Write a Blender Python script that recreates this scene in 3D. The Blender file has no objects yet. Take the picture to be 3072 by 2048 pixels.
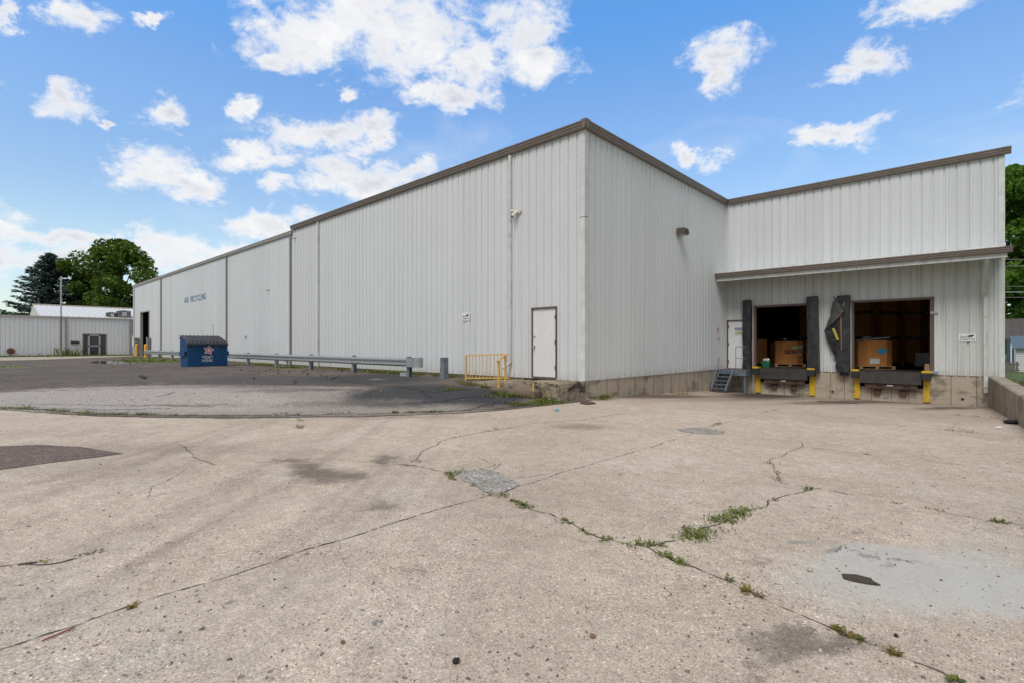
import bpy, math, random
from mathutils import Vector, Matrix, noise as mnoise
random.seed(7)
SC = bpy.context.scene
COL = SC.collection
# ------------------------------------------------------------------ camera, sun, sky
# world axes: X runs along the loading dock wall, Y runs away along the short wall, camera at (0,0,1.5)
F, HX, HY, CH = 1529.0, 1536.0, 1036.0, 1.5
UA = math.atan2(.679, .734); CA, SA = math.cos(UA), math.sin(UA)
cam = bpy.data.cameras.new('camera'); cam.sensor_width = 36.0; cam.lens = 36.0*F/3072.0
cam.shift_y = (HY-1024.0)/3072.0; cam.clip_start = .05; cam.clip_end = 4000
co = bpy.data.objects.new('camera', cam); COL.objects.link(co)
co.location = (0, 0, CH); co.rotation_euler = (math.radians(90), 0, UA); SC.camera = co
SC.view_settings.view_transform = 'Standard'; SC.view_settings.look = 'None'
SC.view_settings.exposure = 0.70; SC.view_settings.gamma = 1.0
SC.cycles.max_bounces = 6; SC.cycles.diffuse_bounces = 3; SC.cycles.transparent_max_bounces = 6
SUN_EL, SUN_AZ = 55.0, 166.0          # degrees; azimuth clockwise from +Y: behind the camera
sl = bpy.data.lights.new('sun', 'SUN'); sl.energy = 1.4; sl.angle = math.radians(28); sl.color = (1, .965, .92)
so = bpy.data.objects.new('sun', sl); COL.objects.link(so)
sd = Vector((math.sin(math.radians(SUN_AZ))*math.cos(math.radians(SUN_EL)), math.cos(math.radians(SUN_AZ))*math.cos(math.radians(SUN_EL)), math.sin(math.radians(SUN_EL))))
so.rotation_euler = sd.to_track_quat('Z', 'Y').to_euler(); so.location = (0, 0, 30)

def c2w(xc, yc): return (CA*xc-SA*yc, SA*xc+CA*yc)
def ray(px, py):
    xc, yc, zc = (px-HX)/F, 1.0, (HY-py)/F
    x, y = c2w(xc, yc); return Vector((x, y, zc))

class NT:
    """small helper round a node tree"""
    def __init__(s, tree): s.t = tree; s.t.nodes.clear()
    def n(s, typ, **kw):
        nd = s.t.nodes.new(typ)
        for k, v in kw.items():
            if k == 'ins':
                for kk, vv in v.items(): s.set(nd.inputs[kk], vv)
            else: setattr(nd, k, v)
        return nd
    def set(s, inp, v):
        if isinstance(v, bpy.types.NodeSocket): s.t.links.new(v, inp)
        elif v is not None: inp.default_value = v
    def math(s, op, a, b=None, c=None, clamp=False):
        nd = s.n('ShaderNodeMath', operation=op, use_clamp=clamp); s.set(nd.inputs[0], a)
        if b is not None: s.set(nd.inputs[1], b)
        if c is not None: s.set(nd.inputs[2], c)
        return nd.outputs[0]
    def vm(s, op, a, b=None, out=0):
        nd = s.n('ShaderNodeVectorMath', operation=op); s.set(nd.inputs[0], a)
        if b is not None: s.set(nd.inputs[1], b)
        return nd.outputs[out]
    def noise(s, vec, scale, detail=4, rough=.55, dist=0, out=0):
        nd = s.n('ShaderNodeTexNoise'); s.set(nd.inputs['Vector'], vec)
        nd.inputs['Scale'].default_value = scale; nd.inputs['Detail'].default_value = detail
        nd.inputs['Roughness'].default_value = rough; nd.inputs['Distortion'].default_value = dist
        return nd.outputs[out]
    def voro(s, vec, scale, feature='F1', rnd=1.0):
        nd = s.n('ShaderNodeTexVoronoi', feature=feature); s.set(nd.inputs['Vector'], vec)
        nd.inputs['Scale'].default_value = scale; nd.inputs['Randomness'].default_value = rnd; return nd
    def mr(s, v, a, b, c=0., d=1., smooth=False):
        nd = s.n('ShaderNodeMapRange'); nd.interpolation_type = 'SMOOTHSTEP' if smooth else 'LINEAR'
        s.set(nd.inputs[0], v)
        for i, x in enumerate((a, b, c, d)): s.set(nd.inputs[i+1], x)
        return nd.outputs[0]
    def mix(s, f, a, b, blend='MIX'):
        nd = s.n('ShaderNodeMix', data_type='RGBA', blend_type=blend); s.set(nd.inputs[0], f)
        for i, x in ((6, a), (7, b)):
            if not isinstance(x, bpy.types.NodeSocket) and len(x) == 3: x = tuple(x)+(1,)
            s.set(nd.inputs[i], x)
        return nd.outputs[2]
    def ramp(s, v, stops):
        nd = s.n('ShaderNodeValToRGB'); s.set(nd.inputs[0], v); cr = nd.color_ramp
        while len(cr.elements) < len(stops): cr.elements.new(.5)
        for e, (p, c) in zip(cr.elements, stops): e.position = p; e.color = tuple(c)+(1,) if len(c) == 3 else c
        return nd.outputs[0]
    def scale(s, vec, sx, sy, sz): return s.vm('MULTIPLY', vec, (sx, sy, sz))
    def blob(s, P, C, A, B):
        d = s.vm('SUBTRACT', P, C)
        a = s.vm('DOT_PRODUCT', d, A, out=1); b = s.vm('DOT_PRODUCT', d, B, out=1)
        return s.math('SUBTRACT', 1.0, s.math('SQRT', s.math('ADD', s.math('MULTIPLY', a, a), s.math('MULTIPLY', b, b))))

# ---- the sky: Nishita daylight with cumulus clouds laid out by azimuth and elevation
w = bpy.data.worlds.new('World'); SC.world = w; w.use_nodes = True
N = NT(w.node_tree)
sky = N.n('ShaderNodeTexSky', sky_type='NISHITA', sun_disc=False)
sky.sun_elevation = math.radians(SUN_EL); sky.sun_rotation = math.radians(SUN_AZ)
sky.altitude = 200; sky.air_density = 1.0; sky.dust_density = .6; sky.ozone_density = 2.0
D = N.vm('NORMALIZE', N.n('ShaderNodeTexCoord').outputs['Generated'])
sp = N.n('ShaderNodeSeparateXYZ', ins={0: D})
az = N.math('ARCTAN2', sp.outputs[0], sp.outputs[1]); el = N.math('ARCSINE', sp.outputs[2])
AE = N.n('ShaderNodeCombineXYZ', ins={0: az, 1: el}).outputs[0]
nz1 = N.noise(N.scale(D, 1, 1, 1.5), 9, 10, .65, .3, out=1)
AEd = N.vm('ADD', AE, N.scale(N.vm('SUBTRACT', nz1, (.5, .5, .5)), .17, .11, 0))
clouds = [(850,40,250,95),(700,90,160,75),(975,120,160,95),(1195,50,95,85),(1240,140,110,52),(1080,130,110,70),(615,130,60,38),(930,75,200,85),(1100,110,90,50),
 (1040,215,130,36),(955,215,65,42),(800,200,28,24),(165,245,82,44),(250,296,26,14),(375,262,62,46),(556,246,38,26),
 (165,50,78,50),(15,45,42,55),(345,42,46,20),(745,312,170,48),(590,355,95,40),(855,298,60,40),(350,388,100,52),(430,425,92,32),
 (830,410,195,55),(640,420,58,28),(940,392,85,32),(620,510,115,34),(440,590,170,50),(150,592,230,38),(130,543,240,26),(15,590,90,48),(330,575,120,30),(620,520,130,40),
 (1665,140,74,68),(1640,180,50,35),(2010,125,92,52),(1960,160,60,36),(2095,15,135,40),(1900,300,135,26),(1590,350,68,32),(2560,200,200,60),(-250,200,200,80),(-200,500,250,60)]
def pae(x, y):
    d = ray(x*1.306, y*1.306).normalized(); return math.atan2(d.x, d.y), math.asin(d.z)
dens = None
for (x, y, rx, ry) in clouds:
    c = pae(x, y); e1 = pae(x+4, y); e2 = pae(x, y+4)
    M = Matrix((((e1[0]-c[0])/4*rx, (e2[0]-c[0])/4*ry), ((e1[1]-c[1])/4*rx, (e2[1]-c[1])/4*ry))).inverted()
    b = N.blob(AEd, (c[0], c[1], 0), (M[0][0], M[0][1], 0), (M[1][0], M[1][1], 0))
    dens = b if dens is None else N.math('MAXIMUM', dens, b)
nfine = N.noise(N.scale(D, 1, 1, 1.7), 19, 12, .68, .25)
dn = N.math('ADD', dens, N.math('MULTIPLY', N.math('SUBTRACT', nfine, .5), 2.35))
veil = N.math('MULTIPLY', N.mr(N.noise(N.scale(D, 1, 1, 3), 2.6, 8, .6, .6), .52, .80), .35)
cov = N.math('MAXIMUM', N.mr(dn, -.20, .72, 0, 1, True), veil)
# unseen grey white cloud deck, added behind the camera and overhead for neutral light
deck = N.mr(N.math('ADD', N.vm('DOT_PRODUCT', D, (-.619, .669, -.41), out=1), N.math('MULTIPLY', N.math('SUBTRACT', nfine, .5), .3)), .30, .12, 0, 1, True)
shade = N.math('MULTIPLY', N.mr(dn, .3, 1.1), N.mr(N.noise(N.scale(D, 1, 1, 1.9), 8, 7, .6), .36, .58))
ccol = N.mix(N.math('MULTIPLY', shade, .95), (3.9, 3.9, 3.95), (2.55, 2.72, 3.05))
hs = N.n('ShaderNodeHueSaturation', ins={'Saturation': 1.12, 'Value': 1.0, 'Color': sky.outputs[0]})
tint = N.mix(1.0, hs.outputs[0], (1.18, 1.21, 1.22, 1), 'MULTIPLY')
hz_ = N.mr(el, 0, .42, .52, 1, True)
tint = N.mix(1.0, tint, N.n('ShaderNodeCombineColor', ins={0: hz_, 1: N.math('POWER', hz_, .85), 2: N.math('POWER', hz_, .7)}).outputs[0], 'MULTIPLY')
air = N.ramp(N.mr(el, 0, .6), [(0, (1.02, .88, .80)), (.16, (1.12, .93, .76)), (.30, (1.15, .914, .72)), (.41, (1.0, .83, .72)), (.52, (.86, .79, .72)), (.73, (.80, .80, .80)), (.93, (.61, .85, .945))])
tint = N.mix(1.0, tint, air, 'MULTIPLY')
fin = N.mix(deck, N.mix(cov, tint, ccol), N.mix(nfine, (1.75, 1.90, 2.08), (2.55, 2.68, 2.85)))
bg = N.n('ShaderNodeBackground', ins={'Color': fin, 'Strength': .15})
N.t.links.new(bg.outputs[0], N.n('ShaderNodeOutputWorld').inputs[0])

# ------------------------------------------------------------------ terrain shape
def lerp(a, b, t): return a+(b-a)*t
def sst(t): t = max(0., min(1., t)); return t*t*(3-2*t)
def interp(pts, x):
    if x <= pts[0][0]: return pts[0][1]
    for (a, b), (c, d) in zip(pts, pts[1:]):
        if x <= c: return lerp(b, d, (x-a)/(c-a))
    return pts[-1][1]
ZC = [(6, 0), (9, -.015), (12.1, -.05), (14, -.10), (17, -.23), (20.4, -.38), (23, -.53)]
VB = [(-65, -20), (-30, -4), (-17, .6), (-14.06, 1.8), (-11.64, 3.53), (-9.64, 5.74), (-8.6, 7.4), (-8.25, 8.6), (-8.1, 12)]
def zc_(Y): return interp(ZC, Y)
def vb(X): return interp(VB, X)
def G(X, Y):
    z = zc_(Y)
    if X < -8.1:
        d = Y-vb(X)
        if d > 0:
            fx = min(1., (-8.1-X)/4.)**1.2
            za = .38+.09*max(0., min(1., (-20-X)/40.))
            z = lerp(z, za, fx*sst(d/4.5))
    return z
def wl(Y): return .13+(23-max(-20, min(23, Y)))*.0495      # inner face of the ramp wall
def gp(px, py, dz=0.0):
    """point of the paved ground under a line of sight of the photograph"""
    r = ray(px, py); t = -CH/r.z
    for _ in range(30):
        x, y = r.x*t, r.y*t; t = lerp(t, (G(x, y)+dz-CH)/r.z, .6)
    return Vector((r.x*t, r.y*t, G(r.x*t, r.y*t)+dz))

# ------------------------------------------------------------------ mesh helpers
class MB:
    def __init__(s): s.v = []; s.f = []; s.mi = []; s.cur = 0
    def add(s, vs, fs):
        o = len(s.v); s.v += [tuple(p) for p in vs]; s.f += [tuple(i+o for i in f) for f in fs]; s.mi += [s.cur]*len(fs); return s
    def box(s, x0, x1, y0, y1, z0, z1):
        return s.add([(x0,y0,z0),(x1,y0,z0),(x1,y1,z0),(x0,y1,z0),(x0,y0,z1),(x1,y0,z1),(x1,y1,z1),(x0,y1,z1)],
                     [(0,3,2,1),(4,5,6,7),(0,1,5,4),(1,2,6,5),(2,3,7,6),(3,0,4,7)])
    def hull(s, bot, top):
        n = len(bot); vs = list(bot)+list(top)
        fs = [tuple(reversed(range(n))), tuple(range(n, 2*n))]+[(i, (i+1) % n, n+(i+1) % n, n+i) for i in range(n)]
        return s.add(vs, fs)
    def bar(s, a, b, w, h, up=(0, 0, 1)):
        a = Vector(a); b = Vector(b); d = (b-a).normalized(); u = Vector(up)
        if abs(d.dot(u)) > .98: u = Vector((0, 1, 0))
        r = d.cross(u).normalized()*w/2; u = r.cross(d).normalized()*h/2
        q = [-r-u, r-u, r+u, -r+u]
        return s.hull([a+k for k in q], [b+k for k in q])
    def tube(s, pts, r, n=8, r1=None, cap=True):
        pts = [Vector(p) for p in pts]; o = len(s.v); m = len(pts); vs = []
        prev = None
        for i, p in enumerate(pts):
            d = (pts[min(i+1, m-1)]-pts[max(i-1, 0)]).normalized()
            if prev is None:
                prev = Vector((1, 0, 0)) if abs(d.x) < .8 else Vector((0, 1, 0))
            a = (prev-d*prev.dot(d)).normalized(); prev = a; b = d.cross(a)
            rr = r if r1 is None else lerp(r, r1, i/max(1, m-1))
            for k in range(n):
                t = 2*math.pi*k/n; vs.append(p+a*math.cos(t)*rr+b*math.sin(t)*rr)
        fs = [(i*n+k, i*n+(k+1) % n, (i+1)*n+(k+1) % n, (i+1)*n+k) for i in range(m-1) for k in range(n)]
        if cap: fs += [tuple(reversed(range(n))), tuple(range((m-1)*n, m*n))]
        return s.add(vs, fs)
    def prism(s, poly, axis, a, b):
        """extrude a 2-D outline along x, y or z"""
        def P(p, t): return {'x': (t, p[0], p[1]), 'y': (p[0], t, p[1]), 'z': (p[0], p[1], t)}[axis]
        return s.hull([P(p, a) for p in poly], [P(p, b) for p in poly])
    def build(s, name, mat, parent=None, smooth=False, bevel=0, loc=None):
        me = bpy.data.meshes.new(name); me.from_pydata(s.v, [], s.f); me.update()
        o = bpy.data.objects.new(name, me); COL.objects.link(o)
        for m in (mat if isinstance(mat, (list, tuple)) else [mat]): me.materials.append(m)
        if any(s.mi): me.polygons.foreach_set('material_index', s.mi)
        import bmesh
        bm = bmesh.new(); bm.from_mesh(me)
        if len(bm.faces) < 60000: bmesh.ops.recalc_face_normals(bm, faces=bm.faces)
        bm.to_mesh(me); bm.free()
        if smooth: me.polygons.foreach_set('use_smooth', [True]*len(me.polygons))
        if parent: o.parent = parent; o.matrix_parent_inverse = Matrix.Identity(4)
        if loc: o.location = loc
        if bevel:
            b = o.modifiers.new('bevel', 'BEVEL'); b.width = bevel; b.segments = 2; b.limit_method = 'ANGLE'
        return o
def tag(o, label=None, cat=None, group=None, kind=None):
    for k, v in (('label', label), ('category', cat), ('group', group), ('kind', kind)):
        if v: o[k] = v
    return o
def thing(name, label, cat, loc=(0, 0, 0), rz=0, group=None):
    o = bpy.data.objects.new(name, None); COL.objects.link(o); o.location = loc; o.rotation_euler = (0, 0, rz)
    o.empty_display_size = .1
    return tag(o, label, cat, group)
def dup(root, loc, rz, label, group=None, scale=None):
    r = root.copy(); COL.objects.link(r); r.location = loc; r.rotation_euler = (0, 0, rz); r['label'] = label
    if group: r['group'] = group
    if scale: r.scale = scale
    for ch in list(root.children):
        c = ch.copy(); COL.objects.link(c); c.parent = r
        for g in list(ch.children):
            d = g.copy(); COL.objects.link(d); d.parent = c
    return r
def text_mb(txt, size, depth=.002, bold=0.0, xscale=1.0):
    """letters as real mesh in the XZ plane, left aligned at the origin"""
    cu = bpy.data.curves.new('t', 'FONT'); cu.body = txt; cu.size = size; cu.extrude = depth/2; cu.offset = bold; cu.resolution_u = 3
    o = bpy.data.objects.new('t', cu); COL.objects.link(o)
    dg = bpy.context.evaluated_depsgraph_get(); dg.update()
    me = bpy.data.meshes.new_from_object(o.evaluated_get(dg))
    m = MB(); m.add([(v.co.x*xscale, v.co.z, v.co.y) for v in me.vertices], [tuple(p.vertices) for p in me.polygons])
    bpy.data.objects.remove(o); bpy.data.curves.remove(cu); bpy.data.meshes.remove(me)
    return m
def place_text(m, f):
    m.v = [tuple(f(*p)) for p in m.v]; return m

# ------------------------------------------------------------------ materials
MATS = {}
def mat(name, col, rough=.6, metal=0, spec=.5, var=.12, vscale=4, bump=0, bscale=40, streak=0, streak_col=(.15, .12, .09), dirt=0, dirt_col=(.1, .08, .06), dscale=2.5):
    m = bpy.data.materials.new(name); m.use_nodes = True; N = NT(m.node_tree)
    P = N.n('ShaderNodeTexCoord').outputs['Object']
    n1 = N.noise(P, vscale, 5, .6)
    c = N.mix(N.mr(n1, .3, .7), [x*(1-var) for x in col], [min(1, x*(1+var)) for x in col])
    if dirt: c = N.mix(N.math('MULTIPLY', N.mr(N.noise(P, dscale, 8, .65, .3), .52, .68, 0, 1, True), dirt), c, dirt_col)
    if streak: c = N.mix(N.math('MULTIPLY', N.mr(N.noise(N.scale(P, 6, 6, .25), 1.6, 6, .65), .5, .75), streak), c, streak_col)
    b = N.n('ShaderNodeBsdfPrincipled', ins={'Base Color': c, 'Metallic': metal, 'Specular IOR Level': spec})
    N.set(b.inputs['Roughness'], N.mr(n1, .2, .8, max(0, rough-.08), min(1, rough+.08)))
    if bump: N.set(b.inputs['Normal'], N.n('ShaderNodeBump', ins={'Height': N.noise(P, bscale, 4), 'Strength': bump, 'Distance': .01}).outputs[0])
    N.t.links.new(b.outputs[0], N.n('ShaderNodeOutputMaterial').inputs[0]); MATS[name] = m
    return m

def siding(name, col, dirtcol=(.46, .455, .44), amt=.35, low=None):
    m = bpy.data.materials.new(name); m.use_nodes = True; N = NT(m.node_tree)
    P = N.n('ShaderNodeTexCoord').outputs['Object']
    sheet = N.n('ShaderNodeTexWhiteNoise', noise_dimensions='2D', ins={'Vector': N.vm('FLOOR', N.scale(P, 1/.915, 1/.915, 0))}).outputs[0]
    c = N.mix(sheet, [x*.955 for x in col], [x*1.03 for x in col])
    st = N.mr(N.noise(N.scale(P, 9, 9, .22), 1.2, 7, .65), .45, .78)
    c = N.mix(N.math('MULTIPLY', st, amt), c, dirtcol)
    bl = N.mr(N.noise(P, .55, 6, .6), .40, .70)
    c = N.mix(N.math('MULTIPLY', bl, .12), c, [x*.80 for x in col])
    if low:   # splashed dirt and rust along the bottom edge of the sheets
        z = N.n('ShaderNodeSeparateXYZ', ins={0: P}).outputs[2]
        g = N.math('MULTIPLY', N.mr(z, low, low+.28, 1, 0), N.mr(N.noise(N.scale(P, 3, 3, .8), 2.2, 6, .7), .38, .72))
        c = N.mix(N.math('MULTIPLY', g, .75), c, (.30, .25, .18))
    q = N.n('ShaderNodeSeparateXYZ', ins={0: P}); tt = N.math('MULTIPLY', N.math('ADD', q.outputs[0], q.outputs[1]), 1/.305)
    sx_ = N.math('MULTIPLY', N.math('SUBTRACT', N.math('FRACT', tt), .5), .305); sz_ = N.math('MULTIPLY', N.math('SUBTRACT', N.math('FRACT', N.math('MULTIPLY', q.outputs[2], 1/1.55)), .5), 1.55)
    sd_ = N.math('SQRT', N.math('ADD', N.math('MULTIPLY', sx_, sx_), N.math('MULTIPLY', sz_, sz_)))
    c = N.mix(N.math('MULTIPLY', N.mr(sd_, .013, .008), .7), c, (.20, .20, .20))
    nicks = N.mr(N.noise(P, 7, 3, .7), .735, .76)
    c = N.mix(N.math('MULTIPLY', nicks, .5), c, (.25, .24, .23))
    b = N.n('ShaderNodeBsdfPrincipled', ins={'Base Color': c, 'Roughness': .48, 'Specular IOR Level': .35})
    N.set(b.inputs['Normal'], N.n('ShaderNodeBump', ins={'Height': N.noise(N.scale(P, 1, 1, .35), 1.6, 3), 'Strength': .25, 'Distance': .02}).outputs[0])
    N.t.links.new(b.outputs[0], N.n('ShaderNodeOutputMaterial').inputs[0]); return m
M_SIDE = siding('white siding', (.655, .67, .68), low=.47)
M_SIDE_FAR = siding('old white siding', (.66, .675, .69), amt=.25, low=.47)
M_DOCK = siding('dock siding', (.63, .645, .635), (.36, .33, .26), .6, low=.47)
M_FARB = siding('low building siding', (.68, .70, .73), amt=.3, low=.45)
M_TRIM = mat('white trim', (.62, .63, .62), .5, streak=.4)
M_BROWN = mat('brown gutter', (.175, .14, .12), .42, var=.12, dirt=.3, dirt_col=(.28, .23, .19))
M_BROWN2 = mat('brown frame', (.115, .082, .068), .5)
M_GUTFAR = mat('pale gutter', (.40, .38, .36), .5, streak=.4)
M_DOOR = mat('door paint', (.72, .72, .72), .42, var=.03, dirt=.1, dirt_col=(.5, .48, .45))
M_GALV = mat('galvanised steel', (.42, .44, .45), .42, metal=.55, var=.15, vscale=9)
M_STEEL = mat('grey blue painted steel', (.16, .20, .245), .5, metal=.3, dirt=.5, dirt_col=(.14, .08, .05), dscale=5)
M_RUSTY = mat('rusty steel', (.10, .052, .036), .8, var=.35, vscale=12, bump=.3)
M_POST = mat('weathered post', (.20, .235, .27), .6, metal=.3, dirt=.9, dirt_col=(.13, .06, .03), dscale=6)
M_YEL = mat('yellow rail paint', (.72, .43, .10), .45, dirt=.25, dirt_col=(.35, .16, .04), dscale=14)
M_YEL2 = mat('safety yellow paint', (.66, .42, .02), .5, dirt=.55, dirt_col=(.12, .07, .02), dscale=16)
M_ORY = mat('orange yellow paint', (.85, .42, .04), .5)
M_BLACK = mat('black rubber', (.022, .022, .023), .7, var=.3, bump=.3)
M_LINING = mat('worn grey lining', (.075, .072, .066), .7, var=.5, vscale=5, bump=.5, bscale=8)
M_VINYL = mat('grey black vinyl', (.022, .023, .026), .42, var=.5, vscale=5, dirt=.4, dirt_col=(.075, .075, .08), dscale=6, bump=.5, bscale=8)
M_FOAM = mat('orange foam', (.30, .14, .07), .9)
M_CARD = mat('cardboard', (.60, .25, .075), .85, var=.08, dirt=.15, dirt_col=(.25, .11, .05))
M_WOOD = mat('pallet wood', (.45, .30, .15), .8, var=.25, vscale=9)
M_BLUE = mat('dumpster blue', (.004, .058, .165), .55, spec=.3, var=.25, vscale=3, dirt=.5, dirt_col=(.02, .03, .06), dscale=5, streak=.3, streak_col=(.05, .03, .03))
M_LID = mat('black plastic lid', (.055, .052, .055), .5, var=.25)
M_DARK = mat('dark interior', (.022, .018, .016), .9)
M_WHITE = mat('white paint', (.75, .75, .75), .5, var=.03)
M_INK = mat('black print', (.02, .02, .02), .6)
M_BLUEINK = mat('faded blue lettering', (.06, .17, .30), .6, dirt=.75, dirt_col=(.52, .55, .57), dscale=9)
M_SIGNBLUE = mat('sign blue', (.03, .13, .33), .5)
M_RED = mat('sign red', (.45, .03, .05), .5)
M_YSIGN = mat('sign yellow', (.60, .58, .38), .6)
M_CYAN = mat('blue envelope', (.02, .35, .55), .45, var=.1)
M_GREENP = mat('green sticker', (.35, .75, .28), .6)
M_GREENBIN = mat('green plastic', (.01, .14, .07), .5)
M_BEIGE = mat('beige plastic', (.62, .60, .52), .5)
M_CHROME = mat('satin metal', (.5, .48, .44), .3, metal=.9)
M_MOVE = mat('grey plastic wrap', (.5, .5, .52), .3)
M_BAG = mat('black bags', (.02, .02, .025), .3)
M_LEAF = {}
def leafmat(name, a, b):
    m = bpy.data.materials.new(name); m.use_nodes = True; N = NT(m.node_tree)
    gi = N.n('ShaderNodeNewGeometry').outputs['Random Per Island']; P = N.n('ShaderNodeTexCoord').outputs['Object']
    f = N.math('ADD', N.math('MULTIPLY', gi, .6), N.math('MULTIPLY', N.mr(N.noise(P, .35, 4), .35, .65), .4))
    c = N.mix(f, a, b)
    df = N.n('ShaderNodeBsdfPrincipled', ins={'Base Color': c, 'Roughness': .6, 'Specular IOR Level': .25})
    tr = N.n('ShaderNodeBsdfTranslucent', ins={'Color': c})
    ms = N.n('ShaderNodeMixShader', ins={0: .3, 1: df.outputs[0], 2: tr.outputs[0]})
    N.t.links.new(ms.outputs[0], N.n('ShaderNodeOutputMaterial').inputs[0]); return m
L_OAK = leafmat('broad leaves', (.045, .10, .014), (.165, .225, .03))
L_OAK2 = leafmat('bright leaves', (.04, .11, .012), (.15, .27, .03))
L_SPR = leafmat('spruce needles', (.03, .05, .045), (.12, .165, .14))
L_WEED = leafmat('weed leaves', (.085, .115, .02), (.23, .26, .055))
L_DRY = leafmat('dry weed leaves', (.13, .15, .03), (.33, .22, .06))
M_BARK = mat('bark', (.07, .052, .04), .9, bump=.6, bscale=10)
M_GLASS = mat('dark glass', (.035, .037, .042), .08, spec=.8, var=.3, vscale=1)

# ground materials -------------------------------------------------
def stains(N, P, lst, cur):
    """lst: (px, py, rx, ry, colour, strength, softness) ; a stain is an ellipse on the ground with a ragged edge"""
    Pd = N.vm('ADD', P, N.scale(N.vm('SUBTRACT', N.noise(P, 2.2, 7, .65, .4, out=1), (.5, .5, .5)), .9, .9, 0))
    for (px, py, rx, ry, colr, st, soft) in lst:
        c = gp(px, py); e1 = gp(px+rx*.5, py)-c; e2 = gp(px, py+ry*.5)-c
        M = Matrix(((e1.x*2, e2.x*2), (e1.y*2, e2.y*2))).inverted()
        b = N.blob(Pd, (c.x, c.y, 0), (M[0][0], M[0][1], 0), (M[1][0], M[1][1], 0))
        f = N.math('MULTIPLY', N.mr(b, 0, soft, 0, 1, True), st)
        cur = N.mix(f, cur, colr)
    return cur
def circ(a, b, c):
    A, B = b-a, c-a; d = 2*(A.x*B.y-A.y*B.x); ux = (B.y*(A.x**2+A.y**2)-A.y*(B.x**2+B.y**2))/d; uy = (A.x*(B.x**2+B.y**2)-B.x*(A.x**2+A.y**2))/d
    return (a.x+ux, a.y+uy, 0), math.hypot(ux, uy)
TC, TR = circ(gp(60, 1500), gp(560, 1345), gp(930, 1200))
def polar(N, P, rs, ts):
    d = N.vm('SUBTRACT', P, TC); s_ = N.n('ShaderNodeSeparateXYZ', ins={0: d}); r_ = N.vm('LENGTH', N.scale(d, 1, 1, 0), out=1)
    return r_, N.n('ShaderNodeCombineXYZ', ins={0: N.math('MULTIPLY', r_, rs), 1: N.math('MULTIPLY', N.math('ARCTAN2', s_.outputs[1], s_.outputs[0]), ts)}).outputs[0]
def concrete_ground():
    m = bpy.data.materials.new('worn aggregate concrete'); m.use_nodes = True; N = NT(m.node_tree)
    P = N.n('ShaderNodeTexCoord').outputs['Object']
    big = N.mr(N.noise(P, .35, 6, .6), .35, .65); med = N.mr(N.noise(P, 2.1, 8, .68), .3, .72)
    c = N.mix(big, (.47, .39, .315), (.60, .51, .42))
    c = N.mix(N.math('MULTIPLY', med, .5), c, (.36, .29, .225))
    # tyre dust drawn in long soft arcs
    r_, pv = polar(N, P, 2.4, 2.2)
    tr = N.math('MULTIPLY', N.mr(N.noise(pv, 1.0, 5, .6, .2), .47, .62), N.mr(N.noise(P, .22, 3), .42, .60))
    near_ = N.mr(N.math('ABSOLUTE', N.math('SUBTRACT', r_, TR+1)), 2.5, 5.5, 1, .15, True)
    c = N.mix(N.math('MULTIPLY', N.math('MULTIPLY', tr, near_), .38), c, (.27, .215, .175))
    rw_ = N.math('ADD', r_, N.math('MULTIPLY', N.math('SUBTRACT', N.noise(P, .5, 3), .5), .5))
    for off, wd_ in ((0, .22), (-.45, .12), (1.75, .22), (2.3, .12)):
        bd_ = N.mr(N.math('ABSOLUTE', N.math('SUBTRACT', rw_, TR+off)), wd_*.35, wd_*1.3, 1, 0, True)
        c = N.mix(N.math('MULTIPLY', N.math('MULTIPLY', bd_, N.mr(N.noise(P, .8, 5, .65), .35, .6)), .34), c, (.22, .175, .145))
    wn = N.mr(N.noise(P, .55, 9, .72, .5), .50, .64)
    c = N.mix(N.math('MULTIPLY', wn, .45), c, (.60, .53, .45))
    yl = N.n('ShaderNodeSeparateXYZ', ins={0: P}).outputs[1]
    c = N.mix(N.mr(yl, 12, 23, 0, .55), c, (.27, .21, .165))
    c = stains(N, P, [(955,1420,150,42,(.15,.12,.10),.85,.8),(900,1400,70,14,(.13,.105,.09),.6,.6),(1060,1430,90,20,(.14,.11,.095),.6,.7),(880,1383,90,12,(.13,.10,.085),.6,.8),(1165,1375,60,25,(.12,.10,.085),.7,.9),(1165,1510,90,28,(.16,.125,.10),.6,.9),
        (1740,1278,130,16,(.18,.145,.115),.6,.9),(2420,1940,240,70,(.17,.145,.125),.85,.9),(2360,1900,90,25,(.14,.12,.105),.5,.6),(2230,2000,90,25,(.13,.11,.095),.6,1),
        (2240,1670,60,20,(.20,.16,.13),.55,1),(1750,1625,60,14,(.20,.165,.14),.5,1),(1260,1720,45,16,(.17,.14,.12),.5,1),(500,1345,430,30,(.25,.205,.165),.5,1),
        (1200,1250,300,12,(.22,.175,.14),.5,1),(300,1410,400,60,(.30,.245,.20),.5,1),(2300,1195,400,10,(.16,.125,.10),.6,1),(2700,1205,300,10,(.15,.115,.095),.6,1),
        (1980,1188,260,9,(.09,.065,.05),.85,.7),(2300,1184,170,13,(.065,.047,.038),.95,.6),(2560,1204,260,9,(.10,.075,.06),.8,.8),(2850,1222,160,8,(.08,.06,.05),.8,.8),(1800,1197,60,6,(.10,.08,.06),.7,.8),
        
        (2560,1583,40,9,(.18,.16,.14),.5,.9),(3060,1600,300,300,(.42,.37,.30),.35,1),(100,1830,420,160,(.40,.37,.33),.5,1),(300,2000,500,90,(.42,.40,.37),.5,1)], c)
    # exposed aggregate
    v1 = N.voro(P, 62); cr = N.n('ShaderNodeSeparateColor', ins={0: v1.outputs['Color']})
    ag = N.ramp(cr.outputs[0], [(0, (.22, .19, .16)), (.18, (.55, .47, .40)), (.5, (1., .94, .87)), (.8, (1.38, 1.29, 1.18)), (1, (2.1, 2.07, 2.0))])
    agm = N.mr(v1.outputs['Distance'], .55, .25)
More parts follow.
